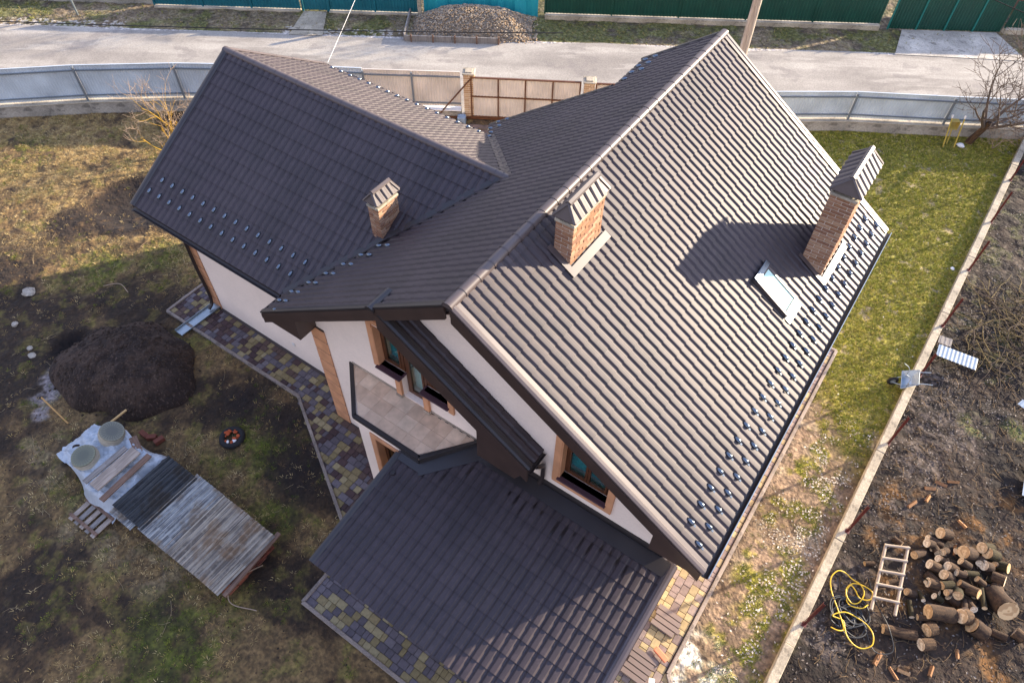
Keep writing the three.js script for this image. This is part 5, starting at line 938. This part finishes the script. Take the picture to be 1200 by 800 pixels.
// ---------------------------------------------------------------- right side: tile offcuts on the paving, wheelbarrow, yard things
{
  for (const [label, x, y, w, n, t] of [['pair of brown roof trim strips lying across the right paving', 4.78, 0.86, 0.16, 4, 0], ['stack of brown roof trim strips beside the salmon block', 4.72, -0.2, 0.15, 5, 0]]) { const S = thing('trim_strips', label, 'roof trim', [x, y, 0.05], t); for (let i = 0; i < n; i++) part('strip', sweep([[-0.06, 0], [-0.05, 0.03], [0.05, 0.03], [0.06, 0]], [-0.27 + rr(-0.05, 0.05), -i * 0.125, 0.004 * i], [0.27 + rr(-0.06, 0.06), -i * 0.125 - 0.02, 0.004 * i], [0, 1, 0], [0, 0, 1]), M.tray, S); }
  solo('clay_block', box(-0.16, 0.16, -0.06, 0.06, 0, 0.06, 0.012), M.salmon, 'salmon coloured block lying on the right paving', 'block', [4.98, -0.02, 0.07], -0.3);
  solo('paper_scrap', box(-0.06, 0.06, -0.1, 0.1, 0, 0.012, 0.003), M.white, 'white scrap lying beside the brown trim strips', 'scrap', [5.08, -0.62, 0.1], 0.4);
}
{ // steel wheelbarrow tipped against the wall, wheel on the lawn side
  const W = thing('wheelbarrow', 'steel wheelbarrow with black tyre tipped up against the low wall', 'wheelbarrow', [6.86, 9.62, 0.02], 0.35); W.scale.setScalar(0.74);
  const wheel = flat(new THREE.TorusGeometry(0.15, 0.05, 10, 26)); wheel.rotateX(Math.PI / 2); wheel.rotateZ(0.25); wheel.translate(-0.05, 0, 0.19); part('tyre', wheel, M.tyre, W);
  const rim = limb([[0, -0.03, 0, 0.1], [0, 0.03, 0, 0.1]], 16); rim.rotateZ(0.25); rim.translate(-0.05, 0, 0.19); part('rim', rim, M.barrowSteel, W);
  // tray as a hollow tapered pan leaning on the wall
  const P = (x, y, z) => [x, y, z], top = [P(0.12, -0.42, 0.36), P(0.62, -0.30, 0.62), P(0.66, 0.28, 0.72), P(0.18, 0.3, 0.46)], bot = [P(0.2, -0.22, 0.16), P(0.5, -0.16, 0.36), P(0.52, 0.16, 0.4), P(0.24, 0.16, 0.22)];
  const pos = []; const q4 = (a, b, c, d) => pos.push(...a, ...b, ...c, ...a, ...c, ...d); for (let i = 0; i < 4; i++) { const j = (i + 1) % 4; q4(bot[i], bot[j], top[j], top[i]); } q4(bot[3], bot[2], bot[1], bot[0]);
  part('tray', metreUV(raw(pos)), new THREE.MeshStandardMaterial({ color: 0xb8c2c6, roughness: 0.42, metalness: 0.5, side: THREE.DoubleSide }), W);
  for (let i = 0; i < 4; i++) part('tray_rim', bar(top[i], top[(i + 1) % 4], 0.014), M.barrowSteel, W);
  for (const y of [-0.24, 0.24]) part('handle', curve([[-0.1, y * 0.3, 0.2], [0.25, y * 0.8, 0.3], [0.7, y * 1.05, 0.62], [1.05, y * 1.15, 0.7]], 0.016, 16), M.barrowSteel, W);
  for (const y of [-0.2, 0.2]) part('leg', curve([[0.35, y, 0.3], [0.3, y * 1.1, 0.75], [0.05, y * 1.2, 0.95]], 0.013, 10), M.barrowSteel, W);
}
{ // blue-grey sheets beyond the wall
  const sh = (label, x, y, z, w, l, t, mat, rx) => { const g = ribbed(-w / 2, w / 2, -l / 2, l / 2, 0.1, 0.006, 0); g.rotateX(-Math.PI / 2 + rx); return solo('metal_sheet', g, mat, label, 'metal sheet', [x, y, z], t); };
  sh('pale blue ribbed metal sheet propped on the low wall', 8.0, 11.3, 0.28, 1.0, 0.42, 0.08, M.blueSheet, 0.05); sh('small grey slatted sheet beside the pale blue one', 7.62, 11.82, 0.16, 0.34, 0.3, 0.1, M.oldWood3, 0.03);
  sh('pale ribbed sheet end beside the brush at the yard edge', 10.55, 8.6, 0.2, 0.6, 1.1, 0.1, M.blueSheet, 0.05); sh('narrow blue-grey sheet lying on the dark soil', 10.05, 10.7, 0.2, 0.7, 0.22, -0.35, M.blueSheet, 0.1);
}
{ // ladder
  const a = [8.0, 4.8], b = [8.42, 5.02], c = [8.2, 3.3], d = [8.65, 3.46]; const Ld = thing('ladder', 'short pale wooden ladder lying among the cut logs', 'ladder', [8.3, 4.1, 0]); const o = p => [p[0] - 8.3, p[1] - 4.1]; const z0 = 0.34, z1 = 0.2;
  for (const [p, q] of [[a, c], [b, d]]) { const P = o(p), Q = o(q), e = [(P[0] - Q[0]) * 0.03, (P[1] - Q[1]) * 0.03]; part('rail', bar([P[0] + e[0], P[1] + e[1], z0], [Q[0], Q[1], z1], 0.034, 8), M.ladder, Ld); }
  for (let i = 0; i < 5; i++) { const t = i * 0.205, L0 = o(a), L1 = o(c), R0 = o(b), R1 = o(d), p = [L0[0] + (L1[0] - L0[0]) * t, L0[1] + (L1[1] - L0[1]) * t], q = [R0[0] + (R1[0] - R0[0]) * t, R0[1] + (R1[1] - R0[1]) * t], z = z0 + (z1 - z0) * t + 0.03; part('rung', bar([p[0] - 0.03, p[1] - 0.015, z], [q[0] + 0.03, q[1] + 0.015, z], 0.03, 8), M.ladder, Ld); }
}
{ // hoses
  const A = [[7.89, 2.6], [7.83, 2.7], [7.66, 2.94], [7.37, 3.33], [7.29, 3.55], [7.37, 3.78], [7.53, 3.84], [7.68, 3.79], [7.87, 3.75], [7.99, 3.63], [7.98, 3.39], [7.86, 3.26], [7.72, 3.31], [7.65, 3.5], [7.74, 3.71], [7.95, 3.77], [8.13, 3.73], [8.15, 3.57], [7.96, 3.47], [7.81, 3.57], [7.7, 3.62], [7.68, 3.42], [7.8, 3.2], [8.05, 3.26], [8.14, 3.42]];
  const B = [[7.64, 2.5], [7.78, 2.51], [7.88, 2.61], [7.82, 2.79], [7.59, 2.75], [7.77, 2.96], [8.02, 3.02], [8.28, 2.98], [8.42, 2.83], [8.46, 2.63], [8.33, 2.47], [8.16, 2.43], [7.97, 2.51], [7.86, 2.7]];
  const o = [7.85, 3.1], z = (i, k) => 0.07 + 0.02 * k + 0.025 * Math.sin(i * 1.7);
  solo('garden_hose', [curve(A.map((p, i) => [p[0] - o[0], p[1] - o[1], z(i, 1)]), 0.0125, 150, 7), curve(B.map((p, i) => [p[0] - o[0], p[1] - o[1], z(i, 2)]), 0.0125, 90, 7)], M.yellow, 'tangled yellow garden hose lying by the ladder', 'hose', [...o, 0]);
  const dk = []; for (let k = 0; k < 5; k++) { const pts = [], cx = rr(-0.15, 0.15), cy = rr(-0.35, 0.05), r0 = rr(0.22, 0.36); for (let i = 0; i < 15; i++) { const a = i * 0.9 + k; pts.push([cx + Math.cos(a) * r0 * rr(0.8, 1.15), cy + Math.sin(a) * r0 * rr(0.75, 1.1), 0.05 + rnd() * 0.04]); } dk.push(curve(pts, 0.015, 90, 6)); }
  solo('rubber_hose', dk, M.blackHose, 'coils of dark grey rubber hose under the yellow one', 'hose', [...o, 0]);
  solo('rubber_hose', [curve([[0, 0, 0.05], [0.3, -0.4, 0.08], [0.6, -0.75, 0.1], [0.9, -0.55, 0.1], [0.7, -0.2, 0.2], [0.3, 0.3, 0.08], [0.0, 0.75, 0.06]], 0.011, 60, 6)], M.blackHose, 'thin dark tube looping between hose and ladder', 'hose', [7.95, 3.3, 0.0]);
}
// logs
{
  const endTex = canvasTex(256, (i, j) => { const x = i / 128 - 1, y = j / 128 - 1, r = Math.hypot(x, y), a = Math.atan2(y, x); const ring = 0.5 + 0.5 * Math.sin((r + 0.03 * Math.sin(a * 3)) * 55); let c = mix(hx(0xf8e6c6), hx(0xe6cda4), ring * 0.5); c = mix(c, hx(0xb58a5e), sstep(0.16, 0.05, r) * 0.5); c = mix(c, hx(0x94704e), sstep(0.6, 0.75, vnoise(x * 3, y * 3, 9)) * 0.4); return mul(c, 0.9 + 0.15 * hash(i, j, 3)); });
  const ends = [0xffffff, 0xf3e6d2, 0xe6d2b6].map(c => std(c, 0.85, { map: endTex })), barks = [M.bark, M.barkDark, M.barkMoss, M.bark, M.barkDark];
  const DATA = [[8.56, 3.12, 9.17, 3.38, 0.106], [10.02, 4.19, 10.33, 4.21, 0.177], [9.31, 3.59, 9.43, 3.72, 0.135], [9.29, 3.23, 9.5, 3.4, 0.123], [9.18, 3.91, 9.68, 4.2, 0.162], [9.77, 4.2, 9.93, 4.31, 0.161], [10.27, 5.27, 10.55, 4.76, 0.225], [9.79, 4.69, 9.84, 4.46, 0.066], [9.89, 4.73, 9.99, 4.52, 0.08], [9.64, 4.79, 9.6, 4.58, 0.103], [9.97, 5.55, 10.14, 4.63, 0.052], [10.16, 5.16, 10.35, 5.26, 0.092], [9.28, 4.66, 9.49, 4.85, 0.089], [9.03, 4.59, 9.27, 4.69, 0.104], [9.23, 4.91, 9.44, 5.01, 0.112], [9.48, 5.13, 9.63, 5.19, 0.075], [9.64, 5.24, 9.89, 5.42, 0.064], [8.93, 5.0, 9.2, 5.08, 0.113], [9.26, 5.17, 9.48, 5.28, 0.105], [9.48, 5.47, 9.71, 5.49, 0.094], [9.06, 5.27, 9.28, 5.36, 0.083], [9.12, 5.47, 9.22, 5.66, 0.076], [9.38, 5.72, 9.56, 5.95, 0.069], [9.45, 5.66, 9.73, 5.86, 0.144], [9.91, 5.99, 10.18, 6.14, 0.133], [9.8, 6.07, 10.05, 6.29, 0.122], [9.96, 5.7, 10.09, 5.77, 0.113], [10.22, 5.98, 10.44, 5.95, 0.113], [10.18, 5.62, 10.43, 5.6, 0.126], [8.96, 5.94, 9.21, 6.09, 0.132], [8.8, 5.52, 8.9, 5.59, 0.096], [8.98, 5.59, 9.05, 5.44, 0.076], [8.72, 4.16, 8.93, 4.26, 0.081], [8.84, 4.03, 8.98, 3.69, 0.054], [8.98, 4.53, 9.07, 4.87, 0.045], [8.97, 4.44, 9.07, 4.11, 0.044], [9.07, 3.75, 9.29, 3.86, 0.065], [10.85, 4.63, 11.02, 4.58, 0.124], [7.81, 4.32, 7.99, 4.45, 0.053], [8.35, 4.16, 8.5, 4.33, 0.052], [8.16, 5.28, 8.35, 5.22, 0.069], [9.77, 4.97, 10.0, 4.9, 0.11], [9.59, 4.95, 9.77, 4.98, 0.074], [9.9, 5.26, 10.04, 5.27, 0.074], [9.39, 4.54, 9.6, 4.73, 0.073], [9.22, 4.38, 9.42, 4.43, 0.073], [9.9, 5.87, 9.87, 5.7, 0.083]];
  const special = { 0: 'long round log with both pale ends showing beside the ladder foot', 1: 'thick log with large pale sawn face at the front of the heap', 6: 'thickest trunk piece with torn pale end on the heap', 10: 'thin mossy green branch lying across the log heap', 38: 'short thin log beyond the ladder head by the hose', 40: 'dark log lying beyond the ladder head', 37: 'log apart from the heap at the yard edge' };
  for (let i = 0; i < 26; i++) { const a = rr(0, 6.28), x = 9.55 + rr(-0.75, 0.85), y = 5.1 + rr(-0.9, 0.9), l = rr(0.2, 0.42); DATA.push([x, y, x + Math.cos(a) * l, y + Math.sin(a) * l, rr(0.05, 0.1), 1]); }
  DATA.forEach(([ax, ay, bx, by, r, low], i) => {
    const core = Math.hypot((ax + bx) / 2 - 9.6, ((ay + by) / 2 - 5.1) * 0.9), heap = low ? 0 : 0.2 * Math.max(0, 1 - core / 1.1), dx = bx - ax, dy = by - ay, l = Math.max(0.2, Math.hypot(dx, dy)), tz = (by < ay ? 1 : -1) * l * 0.5 * (core < 1.15 ? rr(0.1, 0.75) : rr(0, 0.12));
    const mat = i === 10 || i === 34 || i === 35 ? M.barkMoss : pick(barks), T = thing('firewood_log', special[i] || `${r > 0.118 ? 'thick' : r < 0.072 ? 'thin' : 'medium'} ${mat === M.barkMoss ? 'moss-green' : mat === M.bark ? 'light brown' : 'dark brown'} barked firewood log in the loose heap`, 'log', [(ax + bx) / 2, (ay + by) / 2, gz((ax + bx) / 2, (ay + by) / 2) + r * 0.85 + heap], Math.atan2(dy, dx), special[i] ? undefined : 'firewood logs in the heap');
    const pts = []; for (let k = 0; k <= 4; k++) { const t = k / 4 - 0.5; pts.push([t * l, k % 4 ? (hash(i, k, 2) - 0.5) * r * 0.12 : 0, 0, r * (0.95 + 0.1 * hash(i, k, 1))]); } const tilt = -Math.atan2(2 * tz, l);
    part('bark', limb(pts, 14, false).rotateY(tilt), mat, T);
    const disc = s => { const pos = [], uv = [], p = pts[s > 0 ? 4 : 0]; for (let k = 0; k < 14; k++) { const a = k / 14 * 6.2832, b = (k + 1) / 14 * 6.2832, R0 = p[3] * 0.97; const q = t => [p[0] + s * 0.002, p[1] + Math.cos(t) * R0, p[2] + Math.sin(t) * R0]; const o = [p[0] + s * 0.002, p[1], p[2]]; if (s > 0) { pos.push(...o, ...q(a), ...q(b)); uv.push(0.5, 0.5, 0.5 + 0.5 * Math.cos(a), 0.5 + 0.5 * Math.sin(a), 0.5 + 0.5 * Math.cos(b), 0.5 + 0.5 * Math.sin(b)); } else { pos.push(...o, ...q(b), ...q(a)); uv.push(0.5, 0.5, 0.5 + 0.5 * Math.cos(b), 0.5 + 0.5 * Math.sin(b), 0.5 + 0.5 * Math.cos(a), 0.5 + 0.5 * Math.sin(a)); } } return raw(pos, uv).rotateY(tilt); };
    const em = pick(ends); part('sawn_end', disc(1), em, T); part('sawn_end', disc(-1), em, T);
  });
  // split pieces
  for (let i = 0; i < 14; i++) { const x = [8.55, 8.3, 9.4, 9.1, 8.9, 9.3, 9.0, 8.4, 9.9, 9.6, 9.2, 8.6, 9.5, 8.75][i] + rr(-0.1, 0.1), y = [6.75, 6.4, 6.55, 2.6, 2.4, 5.3, 7.6, 7.1, 3.5, 2.9, 4.6, 2.5, 5.85, 7.4][i]; solo('split_wood', prism([[0, 0], [rr(0.06, 0.1), 0.01], [0.03, rr(0.05, 0.09)]], 'x', -rr(0.08, 0.16), rr(0.08, 0.16)), std(pick([0xc9a274, 0xb98a5e, 0x9c7450]), 0.85, { map: rep(woodTex, 3) }), 'pale split piece of firewood lying loose on the dark soil', 'firewood', [x, y, gz(x, y) + 0.005], rnd() * 6, 'split pieces around the log heap'); }
}
{ // yellow barrow leaning on the fence
  const Y = thing('yellow_barrow', 'yellow tub with two long handles leaning on the street fence', 'barrow', [5.3, 21.55, 0], 0.5); Y.scale.setScalar(0.85);
  const top = [[-0.2, 0.1, 0.92], [0.2, 0.1, 0.92], [0.15, 0.02, 0.6], [-0.15, 0.02, 0.6]], bk = [[-0.15, 0.3, 0.95], [0.15, 0.3, 0.95], [0.12, 0.22, 0.68], [-0.12, 0.22, 0.68]]; const pos = []; const q4 = (a, b, c, d) => pos.push(...a, ...b, ...c, ...a, ...c, ...d); for (let i = 0; i < 4; i++) { const j = (i + 1) % 4; q4(top[i], top[j], bk[j], bk[i]); } q4(bk[0], bk[1], bk[2], bk[3]);
  part('tub', metreUV(raw(pos)), new THREE.MeshPhysicalMaterial({ color: 0xa8934a, roughness: 0.5, side: THREE.DoubleSide }), Y);
  for (const x of [-0.25, 0.25]) { part('handle', bar([x * 0.9, -0.35, 0.0], [x, 0.08, 1.1], 0.026, 8), M.yellowDull, Y); part('grip', limb([[x, 0.08, 1.1, 0.04], [x * 1.05, 0.14, 1.22, 0.05]], 8), M.pale, Y); }
  part('strut', bar([0.0, -0.1, 0.0], [0.0, 0.15, 0.65], 0.022, 8), M.yellowDull, Y);
}
console.log('objects done');

// ---------------------------------------------------------------- trees, shrubs, brush
function grow(o) {                                        // bare branching tree: returns {trunk, limbs}
  const trunk = [], limbs = [], twigs = [];
  const go = (p, d, l, r, lv) => {
    const n = 4, pts = [[...p, r]]; let q = p, e = d; const r1 = r * (lv ? 0.5 : 0.72);
    for (let i = 1; i <= n; i++) { e = nrm(add(e, [rr(-1, 1) * o.wob, rr(-1, 1) * o.wob, rr(-0.6, 1) * o.wob + o.up])); q = add(q, mul(e, l / n)); pts.push([...q, r + (r1 - r) * i / n]); }
    (lv === 0 ? trunk : lv < 3 ? limbs : twigs).push(limb(pts, lv === 0 ? 9 : lv < 3 ? 6 : 4, lv > 1));
    if (lv >= o.depth) return;
    const k = lv === 0 ? o.fork : Math.floor(rr(2.4, 4.6)), st = rnd() * 6.28;
    for (let i = 0; i < k; i++) {
      const t = lv === 0 ? rr(0.75, 1) : rr(0.3, 1), idx = Math.min(n, Math.max(1, Math.round(t * n))), b = pts[idx]; const a = st + i * 6.28 / k + rr(-0.5, 0.5), sp = lv === 0 ? o.spread : rr(0.5, 1.0), s1 = nrm(cross(e, [0.3, 0.5, 0.2])), s2 = cross(e, s1);
      const dd = nrm(add(mul(e, Math.cos(sp)), add(mul(s1, Math.sin(sp) * Math.cos(a)), mul(s2, Math.sin(sp) * Math.sin(a)))));
      go([b[0], b[1], b[2]], dd, l * rr(0.55, 0.85) * (lv === 0 ? o.bm || 1.25 : 1), Math.max(o.min, b[3] * rr(0.5, 0.72)), lv + 1);
    }
  };
  for (const b of o.stems) go(b.p || [0, 0, -0.05], nrm(b.d), b.l, b.r, 0);
  return { trunk, limbs, twigs };
}
{
  seed = 4242; const t = grow({ stems: [{ d: [0.1, 0.0, 1], l: 1.05, r: 0.13 }], wob: 0.15, up: 0.02, depth: 5, fork: 5, spread: 0.75, min: 0.009, bm: 2.15 });
  const T = thing('bare_tree', 'leafless young fruit tree standing by the street fence', 'tree', [5.95, 22.0, 0]); part('trunk', t.trunk, M.bark, T); part('branches', t.limbs, M.twig, T); const w = part('twigs', t.twigs, M.twig, T); w.userData.kind = 'stuff';
  seed = 991; const s = grow({ stems: [{ d: [-0.5, 0.35, 1], l: 1.0, r: 0.05 }, { p: [0.25, -0.2, 0], d: [-0.5, -0.2, 1], l: 0.8, r: 0.045 }, { p: [0.3, 0.3, 0], d: [-0.1, 0.5, 1], l: 0.8, r: 0.045 }, { p: [0.5, -0.5, 0], d: [-0.6, -0.4, 0.8], l: 0.7, r: 0.04 }], wob: 0.28, up: 0.05, depth: 4, fork: 3, spread: 0.6, min: 0.006 });
  const S = thing('lichen_shrub', 'bare shrub with yellow lichen on its branches beside the wing gable', 'shrub', [-16.2, 5.15, 0]); part('stems', s.trunk, M.twigYellow, S); part('branches', s.limbs, M.twigYellow, S); const v = part('twigs', s.twigs, M.twigPale, S); v.userData.kind = 'stuff';
  seed = 55; const s2 = grow({ stems: [{ d: [-0.2, -0.3, 1], l: 0.5, r: 0.02 }, { d: [0.4, 0, 0.7], l: 0.5, r: 0.02 }], wob: 0.3, up: 0.03, depth: 4, fork: 3, spread: 0.8, min: 0.004 });
  const S2 = thing('dry_shrub', 'small pale dry shrub under the bare tree by the fence', 'shrub', [6.75, 22.2, 0]); part('stems', [...s2.trunk, ...s2.limbs], M.twigPale, S2); const v2 = part('twigs', s2.twigs, M.twigPale, S2); v2.userData.kind = 'stuff';
  // two bare street trees outside the picture; their shadows cross the road
  for (const [sd, x, y, h] of [[81, ...road(6.5, 25.6), 1.9], [82, ...road(-6, 26.5), 1.8]]) { seed = sd; const q = grow({ stems: [{ d: [0.03, 0.02, 1], l: h, r: 0.16 }], wob: 0.16, up: 0.04, depth: 5, fork: 5, spread: 0.6, min: 0.008 }); const Q = thing('bare_tree', sd === 81 ? 'tall leafless tree behind the green fence across the road' : 'tall leafless tree behind the teal fence across the road', 'tree', [x, y, 0]); part('trunk', q.trunk, M.barkDark, Q); part('branches', q.limbs, M.twig, Q); const w2 = part('twigs', q.twigs, M.twig, Q); w2.userData.kind = 'stuff'; }
}
{ // neighbours' garden shed across the road: outside the picture, its shadow lies on the apron and road
  const [x, y] = road(24.2, 25.5), H = thing('garden_shed', 'timber garden shed behind the green fence by the gate apron', 'shed', [x, y, 0], RT); part('wall', box(-1.6, 1.6, -1.0, 1.6, 0, 2.2), M.oldWood2, H); part('roof', prism([[-1.2, 2.15], [1.8, 2.15], [0.3, 2.9]], 'x', -1.8, 1.8), M.slateDark, H); part('door', box(-0.45, 0.45, -1.04, -1.005, 0, 1.9), M.oldWood3, H);
}
{ // brush pile beyond the wall
  seed = 606; const l1 = [], l2 = []; for (let i = 0; i < 230; i++) { const x = rr(-1.0, 1.15), y = rr(-1.7, 1.8), a = rr(0, 6.28), l = rr(0.4, 1.5), h = 0.45 * Math.max(0, 1 - Math.hypot(x - 0.3, y * 0.7) / 1.6); const z = rr(0.02, 0.1 + h), pts = []; let d = a; let q = [x, y, z]; const r = rr(0.007, 0.018); for (let k = 0; k <= 6; k++) { pts.push([...q, r * (1 - k * 0.1)]); d += rr(-0.35, 0.35); q = [q[0] + Math.cos(d) * l / 6, q[1] + Math.sin(d) * l / 6, Math.max(0.02, q[2] + rr(-0.05, 0.05))]; } (rnd() < 0.5 ? l1 : l2).push(limb(pts, 5)); }
  const B = thing('brush_pile', 'tangled pile of cut olive and brown branches behind the wall', 'brush', [9.1, 13.3, 0]); const a = part('sticks', l1, std(0x6b5c38, 0.95), B); a.userData.kind = 'stuff'; const b = part('sticks', l2, std(0x4d4033, 0.95), B); b.userData.kind = 'stuff';
}
// ---------------------------------------------------------------- ground cover
seed = 1717;
const FOOTH = [[-9.83, 1.22], [-4.4, 1.22], [-4.4, 0.5], [4.2, 0.5], [4.2, 9.3], [-4.4, 9.3], [-4.4, 6.7], [-9.83, 6.7]];
const free = (x, y) => !inPoly(PAVE, x, y) && !inPoly(FOOTH, x, y) && !(x > wallX(y) - 0.16 && x < wallX(y) + 0.16) && !(Math.hypot((x + 10) / 2.1, (y + 1.5) / 1.8) < 1) && !(x > -6.4 && x < -3 && y > -4.3 && y < -2.9) && !(x > -9.0 && x < -6.4 && y > -4.4 && y < -2.9);
function tuftGeo(n, h, w, lean, sd) { const s0 = seed; seed = sd; const pos = []; for (let i = 0; i < n; i++) { const a = rr(0, 6.28), r = rr(0, 0.045), l = rr(0.3, 1) * lean, x = Math.cos(a) * r, y = Math.sin(a) * r, b = a + rr(-0.6, 0.6), hh = h * rr(0.5, 1), px = -Math.sin(b) * w / 2, py = Math.cos(b) * w / 2, mx = x + Math.cos(b) * l * hh * 0.45, my = y + Math.sin(b) * l * hh * 0.45, tx = x + Math.cos(b) * l * hh * 1.1, ty = y + Math.sin(b) * l * hh * 1.1; pos.push(x - px, y - py, 0, x + px, y + py, 0, mx + px * 0.8, my + py * 0.8, hh * 0.6, x - px, y - py, 0, mx + px * 0.8, my + py * 0.8, hh * 0.6, mx - px * 0.8, my - py * 0.8, hh * 0.6, mx - px * 0.8, my - py * 0.8, hh * 0.6, mx + px * 0.8, my + py * 0.8, hh * 0.6, tx, ty, hh * (1 - l * 0.35)); } seed = s0; return raw(pos); }
function scatter(n, x0, x1, y0, y1, prob, mk) { const ms = [], cs = []; for (let i = 0; i < n; i++) { const x = rr(x0, x1), y = rr(y0, y1); if (!free(x, y)) continue; const z = zone(x, y), p = prob(z, x, y); if (rnd() > p) continue; const s = rr(0.7, 1.3), a = rnd() * 6.28, c = Math.cos(a) * s, d = Math.sin(a) * s; ms.push(new THREE.Matrix4().set(c, -d, 0, x, d, c, 0, y, 0, 0, s, gz(x, y) - 0.005, 0, 0, 0, 1)); cs.push(mk(z)); } return [ms, cs]; }
const col = (l) => { const a = hx(pick(l)), k = rr(0.8, 1.15); return new THREE.Color().setRGB(a[0] * k, a[1] * k, a[2] * k, THREE.SRGBColorSpace); };
const grassMat = new THREE.MeshStandardMaterial({ color: 0xffffff, roughness: 0.95, side: THREE.DoubleSide });
{
  const G1 = [0x818424, 0x929030, 0xa0963a, 0x6b7222], G2 = [0xb0a254, 0xb8a868];
  let [m, c] = scatter(95000, -1.5, 8.2, 7, 24, z => z.kind === 'lawn' ? z.green * 0.95 : 0, () => col(rnd() < 0.8 ? G1 : G2));
  stuffInst('lawn_grass', tuftGeo(7, 0.065, 0.011, 0.9, 11), grassMat, m, c, 'short mown yellow-green grass of the lawn beside the house', 'grass');
  [m, c] = scatter(120000, -24, 7.5, -8, 8, z => z.kind === 'lawn' ? (z.green > 0.3 ? 0.9 : 0.04) : z.kind === 'left' ? z.green * 0.6 : 0, () => col([0x566418, 0x667020, 0x465018, 0x70702a]));
  stuffInst('weeds', tuftGeo(8, 0.045, 0.012, 1.0, 12), grassMat, m, c, 'low green weeds and moss sprouting from the bare soil', 'weeds');
  [m, c] = scatter(210000, -26, -2, -8, 10, z => z.kind === 'left' ? z.dry * z.dry * 0.8 + 0.02 : 0, () => col([0xb89c62, 0xc7b07c, 0x8c7044, 0x9b8050, 0x6f5535]));
  stuffInst('dry_grass', tuftGeo(4, 0.075, 0.008, 1.9, 13), grassMat, m, c, 'flattened straw-coloured dry grass of the overgrown garden', 'dry grass');
  [m, c] = scatter(45000, -32, 9, 6, 34, z => z.kind === 'verge' && z.n < 26 ? Math.max(z.green * 0.8, z.dry * 0.4) : 0, z => col(rnd() < 0.5 ? [0x6b7030, 0x7d7a38] : [0x9a8a58, 0x84754a]));
  stuffInst('verge_grass', tuftGeo(7, 0.09, 0.01, 1.0, 14), grassMat, m, c, 'patchy grass of the verge across the road', 'grass');
  // fallen leaves and chips
  const leaf = raw([-0.028, 0, 0.002, 0, -0.017, 0.012, 0.03, 0, 0.004, -0.028, 0, 0.002, 0.03, 0, 0.004, 0, 0.017, 0.014]);
  [m, c] = scatter(75000, 4.9, 11.5, -3, 24, (z, x, y) => z.kind === 'lawn' ? 0.85 * (1 - z.g) * sstep(5.5, 6.3, x + (z.N1 - 0.5) * 1.5) * sstep(0.4, 0.55, z.N2) + 0.015 : z.kind === 'right' ? Math.max(y > 10 ? 0.4 * sstep(0.4, 0.6, z.N2) : 0.1, blobs(x, y, GRAV_R) * 0.42 * sstep(0.35, 0.55, z.N2)) : 0, z => col(z.kind === 'right' ? [0x5a5048, 0x6e645b, 0x443a33, 0x4f3f2f, 0x7e746a] : [0xc0b5a2, 0xaca08c, 0x9a8c7a, 0xcfc6b6, 0x86745f]));
  m = m.map(q => q.setPosition(q.elements[12], q.elements[13], q.elements[14] + 0.015));
  stuffInst('leaf_litter', leaf, new THREE.MeshStandardMaterial({ color: 0xffffff, roughness: 0.8, side: THREE.DoubleSide }), m, c, 'dry curled leaves scattered over soil beside the wall', 'leaves');
  // crumbs and clods of soil
  const clod = flat(new THREE.IcosahedronGeometry(0.022, 0)); clod.scale(1, 0.8, 0.6);
  [m, c] = scatter(42000, -22, 11.5, -8, 14, (z, x) => z.kind === 'left' ? 0.34 * (1 - z.dry * 0.6) : z.kind === 'right' ? 0.75 : z.kind === 'lawn' && z.g < 0.4 ? 0.3 : 0, z => col(z.kind === 'lawn' ? [0x8a7458, 0x6f5a42, 0x9c8868] : [0x4a3826, 0x33271b, 0x5c4730, 0x2a2017, 0x6a563e]));
  stuffInst('soil_clods', clod, std(0xffffff, 1), m, c, 'small crumbs and clods of brown soil strewn over the yards', 'soil');
  // twigs and straw stalks in the left yard
  const stalks = []; const mkS = (n, x0, x1, y0, y1, f, r0, l0) => { for (let i = 0; i < n; i++) { const x = rr(x0, x1), y = rr(y0, y1); if (!free(x, y)) continue; const z = zone(x, y); if (rnd() > f(z)) continue; let a = rnd() * 6.28; const pts = []; let q = [x, y, gz(x, y) + 0.02]; const l = l0 * rr(0.5, 1.4); for (let k = 0; k < 4; k++) { pts.push([...q, r0 * (1 - k * 0.2)]); a += rr(-0.5, 0.5); q = [q[0] + Math.cos(a) * l / 3, q[1] + Math.sin(a) * l / 3, gz(q[0], q[1]) + rr(0.015, 0.06)]; } stalks.push(limb(pts, 3, false)); } };
  mkS(2200, -24, -3, -8, 7, z => z.kind === 'left' ? 0.15 + z.dry * 0.6 : 0, 0.005, 0.3);
  const st = mesh(stalks, std(0xa3906e, 0.95)); st.name = numbered('straw_stalks'); scene.add(st); tag(st, 'loose straw stalks and thin twigs strewn over the left garden', 'straw', null, 'stuff');
  const chips = stalks.length; stalks.length = 0; mkS(900, 7.4, 11.3, 1, 13, z => z.kind === 'right' ? 0.7 : 0, 0.008, 0.28); void chips;
  const ct = mesh(stalks, std(0x6f5a3e, 0.95)); ct.name = numbered('wood_litter'); scene.add(ct); tag(ct, 'twigs and bark litter strewn over the wood yard soil', 'litter', null, 'stuff');
  for (const [pts, label] of [[[[-4.05, -4.35, 0.03], [-3.7, -4.0, 0.12], [-3.3, -3.95, 0.2], [-3.0, -3.35, 0.1]], 'long dry branch lying between brick stack and porch'], [[[-3.3, -3.95, 0.2], [-3.0, -4.3, 0.08], [-2.4, -4.1, 0.04]], 'forked dry twig lying near the porch corner'], [[[-13.0, -0.2, 0.03], [-12.6, 0.1, 0.1], [-12.2, 0.05, 0.04]], 'bent pale twig lying beyond the soil heap']]) solo('fallen_branch', curve(pts, 0.012, 14, 6), M.twigPale, label, 'branch');
}
console.log('done');
renderer.render(scene, camera);
